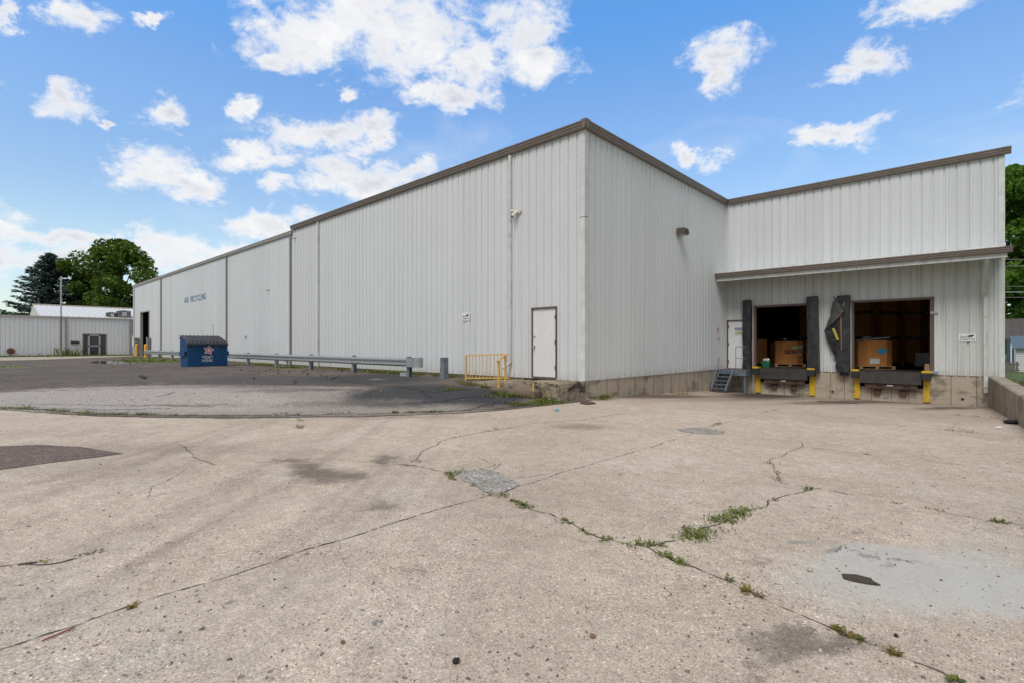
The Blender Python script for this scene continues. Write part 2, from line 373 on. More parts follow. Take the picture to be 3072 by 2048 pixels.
    patchy = N.mr(N.noise(P, .8, 5, .6), .35, .6, .35, 1)
    yc = N.mr(N.vm('LENGTH', P, out=1), 10, 26, 1, .35)
    c2 = N.mix(1.0, c, ag, 'MULTIPLY')
    c = N.mix(N.math('MULTIPLY', N.math('MULTIPLY', agm, patchy), N.math('MULTIPLY', yc, .82)), c, c2)
    v3 = N.voro(P, 150); c3 = N.ramp(N.n('ShaderNodeSeparateColor', ins={0: v3.outputs['Color']}).outputs[1], [(0, (.55, .5, .45)), (.6, (1., 1, 1)), (1, (1.45, 1.42, 1.4))])
    c = N.mix(.55, c, N.mix(1.0, c, c3, 'MULTIPLY'))
    # pits and specks
    v2 = N.voro(P, 17); pr = N.n('ShaderNodeSeparateColor', ins={0: v2.outputs['Color']})
    rad = N.mr(N.math('POWER', pr.outputs[0], 3.0), .35, 1, 0, .27)
    pit = N.mr(N.math('SUBTRACT', rad, N.math('ADD', v2.outputs['Distance'], N.math('MULTIPLY', N.noise(P, 60, 2), .08))), -.05, .02, 0, 1)
    c = N.mix(N.math('MULTIPLY', pit, .65), c, (.10, .082, .07))
    fm = N.mr(N.noise(P, 7, 8, .75), .3, .7, .80, 1.16)
    c = N.mix(1.0, c, N.n('ShaderNodeCombineColor', ins={0: fm, 1: fm, 2: fm}).outputs[0], 'MULTIPLY')
    v4 = N.voro(P, 6.5); pr4 = N.n('ShaderNodeSeparateColor', ins={0: v4.outputs['Color']})
    spl = N.mr(N.math('SUBTRACT', N.mr(pr4.outputs[1], N.mr(N.noise(P, .5, 3), .45, .62, .95, .62), 1, 0, .28), N.math('ADD', v4.outputs['Distance'], N.math('MULTIPLY', N.noise(P, 22, 4, .7), .22))), -.12, .0, 0, 1)
    rough_patch = N.ramp(cr.outputs[2], [(0, (.05, .05, .048)), (.5, (.20, .185, .165)), (1, (.5, .48, .45))])
    c = N.mix(N.math('MULTIPLY', spl, .75), c, rough_patch)
    c = stains(N, P, [(2740,1715,480,140,(.47,.465,.44),.7,.6),(3020,1790,300,110,(.48,.475,.45),.65,.65),(2545,1663,42,10,(.13,.12,.115),.8,.7),(2500,1660,60,16,(.2,.19,.18),.6,.8),(2410,1625,42,12,(.24,.23,.22),.7,.8),(2730,1690,34,10,(.15,.145,.14),.7,.8),(2690,1705,34,9,(.24,.235,.23),.7,.8),(2630,1683,40,6,(.18,.17,.165),.7,.8)], c)
    h = N.math('ADD', N.math('MULTIPLY', v1.outputs['Distance'], -.5), N.math('MULTIPLY', N.noise(P, 30, 6, .7), .9))
    h = N.math('SUBTRACT', h, N.math('MULTIPLY', N.math('MAXIMUM', pit, spl), .8))
    b = N.n('ShaderNodeBsdfPrincipled', ins={'Base Color': c, 'Roughness': .88, 'Specular IOR Level': .25})
    N.set(b.inputs['Normal'], N.n('ShaderNodeBump', ins={'Height': h, 'Strength': .55, 'Distance': .006}).outputs[0])
    N.t.links.new(b.outputs[0], N.n('ShaderNodeOutputMaterial').inputs[0]); return m
def asphalt_ground():
    m = bpy.data.materials.new('patched asphalt'); m.use_nodes = True; N = NT(m.node_tree)
    P = N.n('ShaderNodeTexCoord').outputs['Object']
    med = N.mr(N.noise(P, 1.1, 8, .68), .3, .7)
    c = N.mix(med, (.082, .066, .057), (.150, .125, .108))
    m2 = N.mr(N.noise(N.scale(P, .35, 1.1, 1), 1.0, 8, .74, .5), .42, .60)
    c = N.mix(N.math('MULTIPLY', m2, .6), c, (.19, .145, .115))
    m3 = N.mr(N.noise(N.scale(P, .3, 1.2, 1), 1.7, 8, .76, .8), .52, .62)
    c = N.mix(N.math('MULTIPLY', m3, .7), c, (.045, .036, .031))
    mo = N.mr(N.noise(N.scale(P, 1, .5, 1), 3.2, 9, .78, .3), .36, .64, .68, 1.35)
    c = N.mix(1.0, c, N.n('ShaderNodeCombineColor', ins={0: mo, 1: mo, 2: mo}).outputs[0], 'MULTIPLY')
    arc = N.mr(N.noise(N.scale(P, 2.0, .35, 1), .8, 6, .62, .8), .45, .64)
    c = N.mix(N.math('MULTIPLY', arc, .35), c, (.10, .08, .07))
    r_, pv = polar(N, P, 2.0, 3.0)
    c = N.mix(N.math('MULTIPLY', N.mr(N.noise(pv, 1.0, 6, .65, .2), .46, .60), .55), c, (.11, .088, .076))
    c = stains(N, P, [(500,1192,1000,56,(.30,.265,.235),.85,.22),(350,1193,620,46,(.37,.335,.305),.75,.3),(330,1125,420,22,(.115,.095,.082),.85,.6),(900,1140,420,22,(.075,.066,.062),.9,.5),(900,1170,350,8,(.13,.105,.09),.6,.8),(1000,1212,260,12,(.15,.125,.105),.6,.8),
        (1300,1180,290,46,(.042,.042,.047),.95,.4),(1120,1135,260,22,(.042,.042,.045),.9,.6),(1480,1190,120,36,(.036,.036,.042),.95,.45),(1080,1165,100,9,(.30,.25,.2),.35,1),(1130,1137,40,5,(.30,.25,.19),.5,1),
        (1180,1205,160,14,(.21,.185,.16),.5,1),(1420,1215,160,9,(.16,.145,.13),.5,1),(560,1215,300,6,(.12,.09,.07),.6,1),(40,1100,70,6,(.14,.16,.03),.75,.8),(170,1088,150,3,(.13,.13,.04),.5,.8),(470,1081,140,7,(.12,.145,.02),.8,.7),(430,1074,90,4,(.13,.16,.02),.8,.7),(870,1105,70,3,(.13,.17,.02),.7,.8)], c)
    v1 = N.voro(P, 70); cr = N.n('ShaderNodeSeparateColor', ins={0: v1.outputs['Color']})
    ag = N.ramp(cr.outputs[0], [(0, (.45, .45, .45)), (.6, (1, 1, 1)), (1, (2.0, 1.95, 1.9))])
    c = N.mix(.6, c, N.mix(1.0, c, ag, 'MULTIPLY'))
    c = N.mix(N.math('MULTIPLY', N.mr(N.noise(N.scale(P, 1, .6, 1), 6, 8, .8), .56, .66), .55), c, (.07, .058, .05))
    h = N.noise(P, 26, 6, .7)
    b = N.n('ShaderNodeBsdfPrincipled', ins={'Base Color': c, 'Roughness': .85, 'Specular IOR Level': .3})
    N.set(b.inputs['Normal'], N.n('ShaderNodeBump', ins={'Height': h, 'Strength': .6, 'Distance': .01}).outputs[0])
    N.t.links.new(b.outputs[0], N.n('ShaderNodeOutputMaterial').inputs[0]); return m
def gravelmat(name, stops, scale=80):
    m = bpy.data.materials.new(name); m.use_nodes = True; N = NT(m.node_tree)
    P = N.n('ShaderNodeTexCoord').outputs['Object']; v = N.voro(P, scale)
    s = N.n('ShaderNodeSeparateColor', ins={0: v.outputs['Color']}).outputs[0]
    c = N.ramp(s, stops); c = N.mix(N.mr(N.noise(P, 2.5, 6, .6), .35, .65, 0, .6), c, stops[0][1])
    b = N.n('ShaderNodeBsdfPrincipled', ins={'Base Color': c, 'Roughness': .9})
    N.set(b.inputs['Normal'], N.n('ShaderNodeBump', ins={'Height': v.outputs['Distance'], 'Strength': .8, 'Distance': .01}).outputs[0])
    N.t.links.new(b.outputs[0], N.n('ShaderNodeOutputMaterial').inputs[0]); return m
def wallconc(name, a, b_, stain=.7, joints=True, zb=0.0):
    m = bpy.data.materials.new(name); m.use_nodes = True; N = NT(m.node_tree)
    P = N.n('ShaderNodeTexCoord').outputs['Object']
    c = N.mix(N.mr(N.noise(P, 1.5, 8, .65), .3, .7), a, b_)
    st = N.mr(N.noise(N.scale(P, 5, 5, .5), 1.3, 7, .7), .5, .72)
    c = N.mix(N.math('MULTIPLY', st, .45), c, (.20, .145, .10))
    bl = N.mr(N.noise(N.scale(P, 1, 1, 1.6), 1.15, 9, .72, .3), .52, .60)
    c = N.mix(N.math('MULTIPLY', bl, stain), c, (.045, .036, .032))
    fine = N.mr(N.noise(P, 45, 4, .7), .3, .7, .82, 1.12)
    c = N.mix(1.0, c, N.n('ShaderNodeCombineColor', ins={0: fine, 1: fine, 2: fine}).outputs[0], 'MULTIPLY')
    b = N.n('ShaderNodeBsdfPrincipled', ins={'Base Color': c, 'Roughness': .88, 'Specular IOR Level': .25})
    N.set(b.inputs['Normal'], N.n('ShaderNodeBump', ins={'Height': N.noise(P, 12, 7, .7), 'Strength': .4, 'Distance': .01}).outputs[0])
    N.t.links.new(b.outputs[0], N.n('ShaderNodeOutputMaterial').inputs[0]); return m
M_CONC = concrete_ground(); M_ASPH = asphalt_ground()
M_FOUND = wallconc('foundation concrete', (.42, .35, .27), (.50, .43, .34), .5)
M_STOOP = wallconc('stained stoop concrete', (.27, .215, .15), (.36, .30, .22), .95)
M_STEP = wallconc('brown step concrete', (.16, .12, .085), (.21, .16, .12), .5)
M_RAMP = wallconc('ramp wall concrete', (.30, .25, .195), (.40, .345, .275), .35)
M_CRACK = mat('crack dirt', (.055, .043, .032), .95, var=.5, vscale=6)
M_CRACK2 = mat('dark tar crack', (.022, .021, .021), .9, var=.3)
M_PATCHA = gravelmat('dark patch', [(0, (.10, .070, .055)), (.6, (.15, .112, .092)), (1, (.34, .28, .24))], 60)
M_PATCHG = gravelmat('gravel patch', [(0, (.19, .16, .135)), (.4, (.33, .295, .26)), (.8, (.44, .41, .37)), (1, (.62, .60, .56))], 45)
def grassmat():
    m = bpy.data.materials.new('rough grass'); m.use_nodes = True; N = NT(m.node_tree)
    P = N.n('ShaderNodeTexCoord').outputs['Object']
    c = N.mix(N.mr(N.noise(P, .6, 9, .7), .35, .65), (.04, .075, .015), (.10, .14, .03))
    b = N.n('ShaderNodeBsdfPrincipled', ins={'Base Color': c, 'Roughness': .9}); N.t.links.new(b.outputs[0], N.n('ShaderNodeOutputMaterial').inputs[0]); return m
M_GRASS = grassmat()
M_WALK = wallconc('pale walk concrete', (.40, .35, .28), (.48, .42, .34), .1)

# ------------------------------------------------------------------ ground sheets
def frange(a, b, n): return [a+(b-a)*i/(n-1) for i in range(n)]
def right_ground(x, y): return .25-.65*sst((math.hypot(x, y)-18)/25.)
cs = [-1500, -700, -350, -200, -120, -90]+frange(-70, -20, 26)+frange(-19, 0, 39)+[.12, .2, .6, 1.2, 2.5, 5, 9, 15, 25, 45, 90, 180, 400, 900, 1500]
ysg = [-1500, -600, -250, -100, -50, -30]+frange(-22, 26, 49)+[28, 31, 35, 40, 50, 65, 90, 140, 250, 500, 1500]
m = MB(); vs = []; fs = []
for y in ysg:
    for c in cs:
        x = c+wl(y) if -20 < c < 3 else c
        z = G(x, y)-.06 if c < .16 else right_ground(x, y)
        if c < .16 and y > 26: z = min(z, .3)
        vs.append((x, y, z))
nc = len(cs)
m.add(vs, [(j*nc+i, j*nc+i+1, (j+1)*nc+i+1, (j+1)*nc+i) for j in range(len(ysg)-1) for i in range(nc-1)])
tag(m.build('ground', M_GRASS), kind='structure')

ys = frange(-12, 22.97, 150); ncx = 170; m = MB(); vs = []
for y in ys:
    for i in range(ncx):
        x = lerp(-45, wl(y)+.03, (i/(ncx-1))**.75); vs.append((x, y, G(x, y)))
m.add(vs, [(j*ncx+i, j*ncx+i+1, (j+1)*ncx+i+1, (j+1)*ncx+i) for j in range(len(ys)-1) for i in range(ncx-1)])
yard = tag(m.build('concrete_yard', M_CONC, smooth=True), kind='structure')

xs = frange(-64.9, -30, 50)+frange(-29.6, -17, 50)+frange(-16.9, -8.12, 150); nr = 50; vs = []
for x in xs:
    yb = vb(x)+.10*mnoise.noise(Vector((x*1.3, 0, 0)))+.06*mnoise.noise(Vector((x*5, 3, 0)))+.05*mnoise.noise(Vector((x*14, 9, 0)))
    for k in range(nr):
        y = lerp(yb, 12.14, (k/(nr-1))**1.3); vs.append((x, y, G(x, y)+.010))
m = MB(); m.add(vs, [(i*nr+k, (i+1)*nr+k, (i+1)*nr+k+1, i*nr+k+1) for i in range(len(xs)-1) for k in range(nr-1)])
lot = tag(m.build('asphalt_lot', M_ASPH, smooth=True), kind='structure')

# cracks, joints and patches are marks in the paving: parts of it
def c5(*p): return [(x/1.568, 1180+y/1.568) for x, y in p]
def c6(*p): return [(1200+x/1.2564, 1180+y/1.2564) for x, y in p]
def c3(*p): return [(1000+x/2.94, 880+y/2.94) for x, y in p]
def poly_world(pts, dz, jit=.03, step=.04, seed=0):
    P = [gp(*p) for p in pts]; out = []
    for a, b in zip(P, P[1:]):
        n = max(1, int((b-a).length/step))
        for i in range(n):
            q = a.lerp(b, i/n); k = len(out)*step
            nx = mnoise.noise(Vector((k*2.3+seed*17, seed, 0)))+.5*mnoise.noise(Vector((k*9+seed*31, seed, 5)))+.35*mnoise.noise(Vector((k*24+seed*31, seed, 9)))
            d = (b-a).normalized(); q = q+Vector((-d.y, d.x, 0))*nx*jit; q.z = G(q.x, q.y)+dz; out.append(q)
    out.append(P[-1]); out[-1].z = G(out[-1].x, out[-1].y)+dz
    return out
def crack(pts, w=.014, jit=.03, parent=None, dz=.004, matr=None, seed=1, gaps=0.0):
    if parent is lot: w *= 1.9
    L = poly_world(pts, dz, jit, seed=seed); m = MB(); vs = []; fs = []
    for i, p in enumerate(L):
        d = (L[min(i+1, len(L)-1)]-L[max(i-1, 0)]); d.z = 0; d.normalize(); s = Vector((-d.y, d.x, 0))
        ww = w*.60*(.25+1.5*abs(mnoise.noise(Vector((i*.35, seed*3.7, 0))))+.45*random.random())
        if mnoise.noise(Vector((i*.55, seed*5.1, 2))) > (gaps or .35)*.8: ww *= .2
        vs += [p+s*ww, p-s*ww]
    fs = [(2*i, 2*i+1, 2*i+3, 2*i+2) for i in range(len(L)-1)]
    m.add(vs, fs); m.build('pavement_crack', matr or M_CRACK, parent or yard); return L
CR = {}
CR['j1'] = crack(c5((0,1205),(480,1045),(720,965),(1070,860),(1330,775),(1440,735),(1700,660),(1870,600),(2050,548),(2300,478)), .009, .02, seed=1, gaps=.3)
CR['j1b'] = crack(c6((375,378),(480,340),(640,288),(840,232),(1050,170),(1170,125),(1300,88),(1480,50)), .007, .03, seed=2, gaps=.25)
CR['j2'] = crack(c6((375,378),(430,403),(490,435),(560,450),(640,485),(700,520),(760,545),(850,568),(930,580),(1000,615),(1060,640),(1110,652),(1180,685),(1240,710)), .011, .03, seed=3)
CR['j2b'] = crack(c6((1240,710),(1330,755),(1420,798),(1500,830),(1600,872),(1700,915),(1800,955),(1880,990),(1960,1018),(2040,1050),(2110,1091)), .007, .015, seed=4)
CR['c3'] = crack(c6((930,580),(1000,555),(1080,545),(1140,510),(1200,495),(1280,450),(1380,425),(1390,405),(1470,382),(1560,355),(1640,368),(1690,380)), .010, .04, seed=5)
CR['c3b'] = crack(c6((1560,355),(1440,338),(1410,290),(1395,255),(1450,225),(1520,200),(1660,217),(1810,237),(1900,240),(2100,268),(2352,300)), .009, .05, seed=6, gaps=.3)
crack(c6((1520,200),(1520,185),(1440,178),(1210,152)), .010, .04, seed=7, gaps=.3)
crack(c6((1030,135),(940,122),(830,108),(700,100),(600,106)), .010, .05, seed=8, gaps=.3)
crack(c6((0,268),(60,272),(180,300)), .014, .03, seed=9)
CR['c5'] = crack(c6((40,258),(100,210),(150,183),(190,168),(320,143),(430,125),(560,105),(700,98),(830,75)), .013, .05, seed=10, gaps=.35)
crack(c5((850,240),(900,280),(945,315),(1010,335)), .010, .04, seed=11, gaps=.4)
crack(c5((880,355),(780,415),(715,440),(690,490)), .006, .04, seed=12, gaps=.3)
crack(c5((1930,335),(1760,325),(1600,310),(1440,308),(1200,325)), .008, .04, seed=13, gaps=.3)
CR['c8'] = crack(c6((1690,380),(1820,405),(1960,428),(2100,455),(2200,475),(2310,490),(2352,497)), .006, .02, seed=14, gaps=.25)
CR['c9'] = crack(c6((1140,62),(1300,75),(1480,92),(1800,115),(2050,138),(2240,155)), .009, .03, seed=15, gaps=.3)
CR['c10'] = crack(c6((2080,80),(2150,84),(2270,95)), .012, .03, seed=16)
crack(c5((0,165),(150,145),(300,122)), .010, .02, seed=17)
crack(c5((0,812),(80,800),(250,800),(400,765),(480,745)), .016, .04, seed=18, gaps=.1)
crack(c5((85,805),(130,798),(175,793)), .02, .03, seed=28)
crack(c6((290,285),(360,270),(300,240)), .010, .05, seed=19, gaps=.3)
crack(c6((380,262),(330,300),(430,318),(560,300)), .006, .05, seed=29, gaps=.1)
CR['lip'] = crack([(0,1222),(128,1229),(255,1240),(440,1245),(640,1247),(860,1246),(1084,1242),(1300,1236),(1500,1226),(1580,1216)], .022, .05, lot, .016, M_CRACK2, seed=20)
for i, (pts, ww) in enumerate([(c3((100,770),(380,815),(640,830),(770,860),(870,930)), .025), (c3((770,860),(800,870),(950,868),(1200,845)), .018), (c3((620,975),(1000,945),(1100,925),(1500,900)), .022),
        (c3((700,1045),(1150,1035),(1250,1010),(1400,975),(1440,960),(1650,985)), .028), (c3((1400,975),(1390,1000)), .02), (c5((0,78),(300,72),(520,78),(800,72)), .02), (c3((-900,815),(-500,830),(0,850),(200,845)), .02),
        ([(30,1215),(150,1213),(400,1216),(640,1221)], .016), ([(470,1190),(500,1184),(525,1176)], .02), ([(880,1140),(888,1146),(884,1152),(820,1156)], .03), ([(0,1175),(300,1168),(560,1162),(660,1158)], .02), ([(60,1140),(300,1132),(520,1128)], .03), ([(20,1128),(180,1120),(360,1116),(480,1112)], .05), ([(620,1118),(760,1122),(900,1130)], .04), ([(700,1108),(780,1112),(880,1112)], .04), ([(330,1100),(420,1104),(560,1108)], .05), ([(60,1105),(200,1098),(300,1100)], .06)]):
    crack(pts, ww, .08, lot, .015, M_CRACK2, seed=40+i)
def patch(pts, matr, name, parent=yard, dz=.006, jit=.02):
    P = poly_world(pts+[pts[0]], dz, jit, .08, 77)[:-1]; m = MB()
    c = sum(P, Vector())/len(P); c.z = G(c.x, c.y)+dz
    vs = [c]; fs = []; n = len(P)
    for k in (1/3, 2/3, 1):
        for p in P:
            q = c.lerp(p, k); q.z = G(q.x, q.y)+dz; vs.append(q)
    fs = [(0, 1+i, 1+(i+1) % n) for i in range(n)]
    for r in range(2): fs += [(1+r*n+i, 1+(r+1)*n+i, 1+(r+1)*n+(i+1) % n, 1+r*n+(i+1) % n) for i in range(n)]
    m.add(vs, fs); return m.build(name, matr, parent)
patch([(-60,1345),(0,1338),(120,1334),(240,1340),(320,1352),(372,1360),(250,1376),(130,1390),(0,1408),(-60,1415)], M_PATCHA, 'asphalt_patch')
patch(c6((215,300),(290,282),(350,288),(380,305),(430,330),(458,345),(390,372),(340,375),(290,350),(235,328)), M_PATCHG, 'gravel_patch', jit=.05)
patch(c6((1040,133),(1110,128),(1200,135),(1232,143),(1210,152),(1110,150),(1060,143)), M_PATCHG, 'gravel_patch', jit=.08)
# puddle
M_WATER = mat('puddle water', (.03, .03, .034), .04, spec=.9, var=.1)
pud = patch([(270,1088),(290,1083),(345,1081),(405,1083),(410,1090),(340,1092)], M_WATER, 'puddle', parent=lot, dz=.018, jit=.3)
# walk and grass in front of the low building
M_W = MB(); PW = [(-64.8, 12.0), (-64.8, -9), (-49, -9), (-50, 2.0), (-50.5, 3.6), (-59, 10.3), (-61, 11.4), (-61.5, 12.0)]
M_W.hull([(x, y, .35) for x, y in PW], [(x, y, .485) for x, y in PW]); tag(M_W.build('sidewalk', M_WALK), kind='structure')
# iron drain grate set in front of the dock
def box_thing(name, label, cat, m, matr, **k): return tag(m.build(name, matr, **k), label, cat)

# ------------------------------------------------------------------ corrugated sheet walls
PITCH = .305
PROF = [(0, 0), (.070, 0), (.077, -.006), (.092, -.006), (.099, 0), (.145, 0), (.152, -.006), (.167, -.006), (.174, 0), (.232, 0), (.246, -.034), (.286, -.034)]
def sheet(org, dr, nrm, length, z0, z1, holes=(), ztop=None, phase=0.0):
    """a ribbed wall from org along dr; nrm points outwards; holes = (a, b, za, zb); ztop(t) may vary"""
    ts = []
    k = -1
    while (k-1)*PITCH < length:
        for t, o in PROF:
            T = k*PITCH+t+phase
            ts.append((T, o))
        k += 1
    def off(T):
        for (a, oa), (b, ob) in zip(ts, ts[1:]):
            if a <= T <= b: return lerp(oa, ob, (T-a)/(b-a) if b > a else 0)
        return 0
    cuts = {0., length}
    for h in holes: cuts.add(h[0]); cuts.add(h[1])
    L = [(T, o) for T, o in ts if 0 < T < length and all(abs(T-c) > .002 for c in cuts)]+[(c, off(c)) for c in cuts]
    L.sort(); m = MB()
    org = Vector(org); dr = Vector(dr); nrm = Vector(nrm)
    for (a, oa), (b, ob) in zip(L, L[1:]):
        mid = (a+b)/2; zt = z1 if ztop is None else ztop(mid)
        segs = [(z0, zt)]
        for h in holes:
            if h[0]-1e-6 <= mid <= h[1]+1e-6:
                ns = []
                for s0, s1 in segs:
                    if h[2] > s0: ns.append((s0, min(s1, h[2])))
                    if h[3] < s1: ns.append((max(s0, h[3]), s1))
                ns = [q for q in ns if q[1]-q[0] > .001]; segs = ns
        for s0, s1 in segs:
            p = org+dr*a+nrm*oa; q = org+dr*b+nrm*ob
            m.add([(p.x, p.y, s0), (q.x, q.y, s0), (q.x, q.y, s1), (p.x, p.y, s1)], [(0, 1, 2, 3)])
    return m

CX, CY = -8.37, 12.11           # outer corner
DY = 22.97; DX = .50            # dock wall line and its right end
ZB, ZT = .49, 7.64; ROOF = 7.89
FX = -64.45; SPL = CX-18.9      # far end; where the older part begins
def LX(L): return CX-L
wh = thing('warehouse', 'long white ribbed metal warehouse with brown gutters and a loading dock', 'building', (CX, CY, 0))
def WP(m, name, matr, parent=None, **k):
    """part of the warehouse; meshes are given in world space"""
    o = m.build(name, matr, **k); p = parent or wh
    o.parent = p; wm = Matrix.Translation(wh.location) if True else None
    o.matrix_parent_inverse = Matrix.Translation(-Vector(wh.location)) if p is wh else Matrix.Identity(4)
    return o
door1 = (.995, 1.985, .53, 2.66)
WP(sheet((CX-.0, CY, 0), (-1, 0, 0), (0, -1, 0), 18.9, ZB, ZT+.1, [door1]), 'wall', M_SIDE)
WP(sheet((SPL, CY+.03, 0), (-1, 0, 0), (0, -1, 0), SPL-FX, ZB, ZT-.05, [(49.65-18.9, 53.2-18.9, .49, 4.7)]), 'wall', M_SIDE_FAR)
WP(sheet((CX, CY, 0), (0, 1, 0), (1, 0, 0), DY-CY, ZB, ZT+.1), 'wall', M_SIDE)
O1 = (1.22, 3.41, .50, 3.11); O2 = (4.72, 7.08, .50, 3.12); PD = (.06, 1.03, .50, 2.60)
WP(sheet((CX, DY, 0), (1, 0, 0), (0, -1, 0), DX-CX, ZB, 4.66, [O1, O2, PD], phase=.1), 'wall', M_DOCK)
WP(sheet((CX, DY, 0), (1, 0, 0), (0, -1, 0), DX-CX, 4.66, ZT+.1, phase=.1), 'wall', M_SIDE)
WP(sheet((DX, DY, 0), (0, 1, 0), (1, 0, 0), 21, ZB, ZT+.1), 'wall', M_SIDE)
WP(MB().box(FX, DX-.05, 43.9, 44, 0, ZT).box(FX-.02, FX+.1, CY+.1, 44, 0, ZT-.1), 'wall', M_SIDE_FAR)
# roof, interior floor and partition
m = MB(); m.box(CX-18.9, DX-.02, DY+.05, 44, 7.70, 7.80); m.box(SPL, CX-.05, CY+.05, DY+.05, 7.70, 7.80); m.box(FX+.05, SPL, CY+.08, 44, 7.55, 7.66)
WP(m, 'roof', M_GUTFAR)
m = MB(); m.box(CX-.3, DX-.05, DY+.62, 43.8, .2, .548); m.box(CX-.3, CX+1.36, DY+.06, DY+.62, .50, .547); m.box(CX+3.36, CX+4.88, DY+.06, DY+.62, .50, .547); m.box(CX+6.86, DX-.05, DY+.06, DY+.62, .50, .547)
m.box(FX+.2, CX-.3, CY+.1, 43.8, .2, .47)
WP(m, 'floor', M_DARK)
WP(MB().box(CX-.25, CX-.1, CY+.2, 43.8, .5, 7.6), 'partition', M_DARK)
# foundations
m = MB(); m.box(CX-.5, CX-.03, CY+.02, DY+.3, -.9, ZB)
WP(m, 'foundation', M_FOUND)
m = MB(); m.box(CX, DX-.03, DY+.03, DY+.9, -.95, -.02)
for a, b in ((0, 1.36), (3.36, 4.88), (6.86, DX-CX-.03)): m.box(CX+a, CX+b, DY+.03, DY+.62, -.02, .49)
m.box(DX-.4, DX-.03, DY+.9, 44, -.9, .49)
WP(m, 'foundation', M_FOUND)
m = MB(); m.box(FX, CX-.5, CY+.04, CY+.3, -.2, ZB); m.box(CX-.5, CX-.03, CY+.04, CY+.06, -.6, ZB)
WP(m, 'foundation', M_STOOP)
# dark form-tie joints and a ledge line on the foundations
m = MB()
def FJ(*b): WP(MB().box(*b), 'foundation_joint', M_CRACK)
for t in (1.2, 1.85, 2.9, 3.55, 4.2, 4.9, 5.6, 6.2, 6.9, 7.6, 8.4, 9.2, 10.1): FJ(CX-.032, CX-.0275, CY+t, CY+t+.018, -.6, .49)
for s in (.3, 1.05, 3.98, 4.45, 7.55, 8.2): FJ(CX+s, CX+s+.014, DY+.0275, DY+.032, -.7, .49)
for s in (1.8, 2.35, 2.9, 5.3, 5.9, 6.4): FJ(CX+s, CX+s+.012, DY+.0275, DY+.032, -.7, -.03)
m.tube([(CX+3.72+.35, DY+.02, -.27), (CX+3.72+.35, DY+.04, -.27)], .045, 10); WP(m, 'drain_hole', M_CRACK)
WP(MB().tube([(CX+7.85, DY+.02, -.30), (CX+7.85, DY+.04, -.30)], .045, 10), 'drain_hole', M_CRACK)
# corner trim, base trim
m = MB(); m.box(CX-.16, CX+.012, CY-.012, CY-.004, ZB+.0, ZT+.05); m.box(CX+.004, CX+.012, CY-.004, CY+.16, ZB+.0, ZT+.05)
WP(m, 'corner_trim', M_TRIM)
m = MB(); m.box(DX-.14, DX+.012, DY-.012, DY-.004, ZB, ZT); m.box(DX+.004, DX+.012, DY-.004, DY+.14, ZB, ZT)
WP(m, 'corner_trim', M_TRIM)
m = MB(); m.box(FX-.02, FX+.12, CY+.014, CY+.022, ZB, ZT-.1); WP(m, 'corner_trim', M_TRIM)
m = MB(); m.box(CX-.17, CX+.016, CY-.016, CY-.013, 5.17, 5.185); m.box(CX+.013, CX+.016, CY-.013, CY+.14, 5.175, 5.19); WP(m, 'trim_seam', M_CRACK)
# gutters: a stepped box profile
GP = [(0, 0), (.09, 0), (.11, .05), (.11, .085), (.13, .11), (.13, .16), (.15, .18), (.15, .22), (0, .22)]
def gutter_x(x0, x1, y, z, sgn=-1, sc=1.0):     # runs along X, sticks out to -Y
    m = MB(); m.prism([(y+sgn*a*sc, z+b*sc) for a, b in GP], 'x', x0, x1); return m
m = gutter_x(SPL-.02, CX+.15, CY-.002, 7.668)
WP(m, 'gutter', M_BROWN)
m = MB(); m.prism([(CX+.002+a, 7.668+b+.001) for a, b in GP], 'y', CY-.145, DY+.0); WP(m, 'gutter', M_BROWN)
m = gutter_x(CX+.17, DX+.16, DY-.002, 7.670); WP(m, 'gutter', M_BROWN)
m = gutter_x(FX-.15, SPL-.03, CY+.03, 7.47, sc=.85); WP(m, 'gutter', M_GUTFAR)
m = MB(); m.box(CX-.05, CX+.13, CY-.12, CY+.1, 7.893, 7.93); WP(m, 'gutter_cap', M_BROWN2)
# canopy over the dock
can = MB(); can.hull([(CX+.04, DY-1.10, 4.44), (DX+.03, DY-1.10, 4.44), (DX+.03, DY-.0, 4.66), (CX+.04, DY-.0, 4.66)], [(CX+.04, DY-1.10, 4.47), (DX+.03, DY-1.10, 4.47), (DX+.03, DY-.0, 4.69), (CX+.04, DY-.0, 4.69)])
x = CX+.15
while x < DX: can.hull([(x, DY-1.08, 4.41), (x+.03, DY-1.08, 4.41), (x+.03, DY-.02, 4.62), (x, DY-.02, 4.62)], [(x, DY-1.08, 4.445), (x+.03, DY-1.08, 4.445), (x+.03, DY-.02, 4.665), (x, DY-.02, 4.665)]); x += .305
canopy = WP(can, 'canopy', M_TRIM)
m = MB(); m.box(CX+.03, DX+.04, DY-1.14, DY-1.102, 4.20, 4.40); WP(m, 'canopy_trim', M_TRIM)
WP(gutter_x(CX-.0, DX+.16, DY-1.142, 4.34, sc=.85), 'gutter', M_BROWN)
WP(MB().box(CX+.03, DX+.02, DY-.03, DY-.004, 4.69, 4.76), 'flashing', M_TRIM)
WP(MB().box(DX-.35, DX-.05, DY-.5, DY-.35, 4.28, 4.40), 'bracket', M_RUSTY)
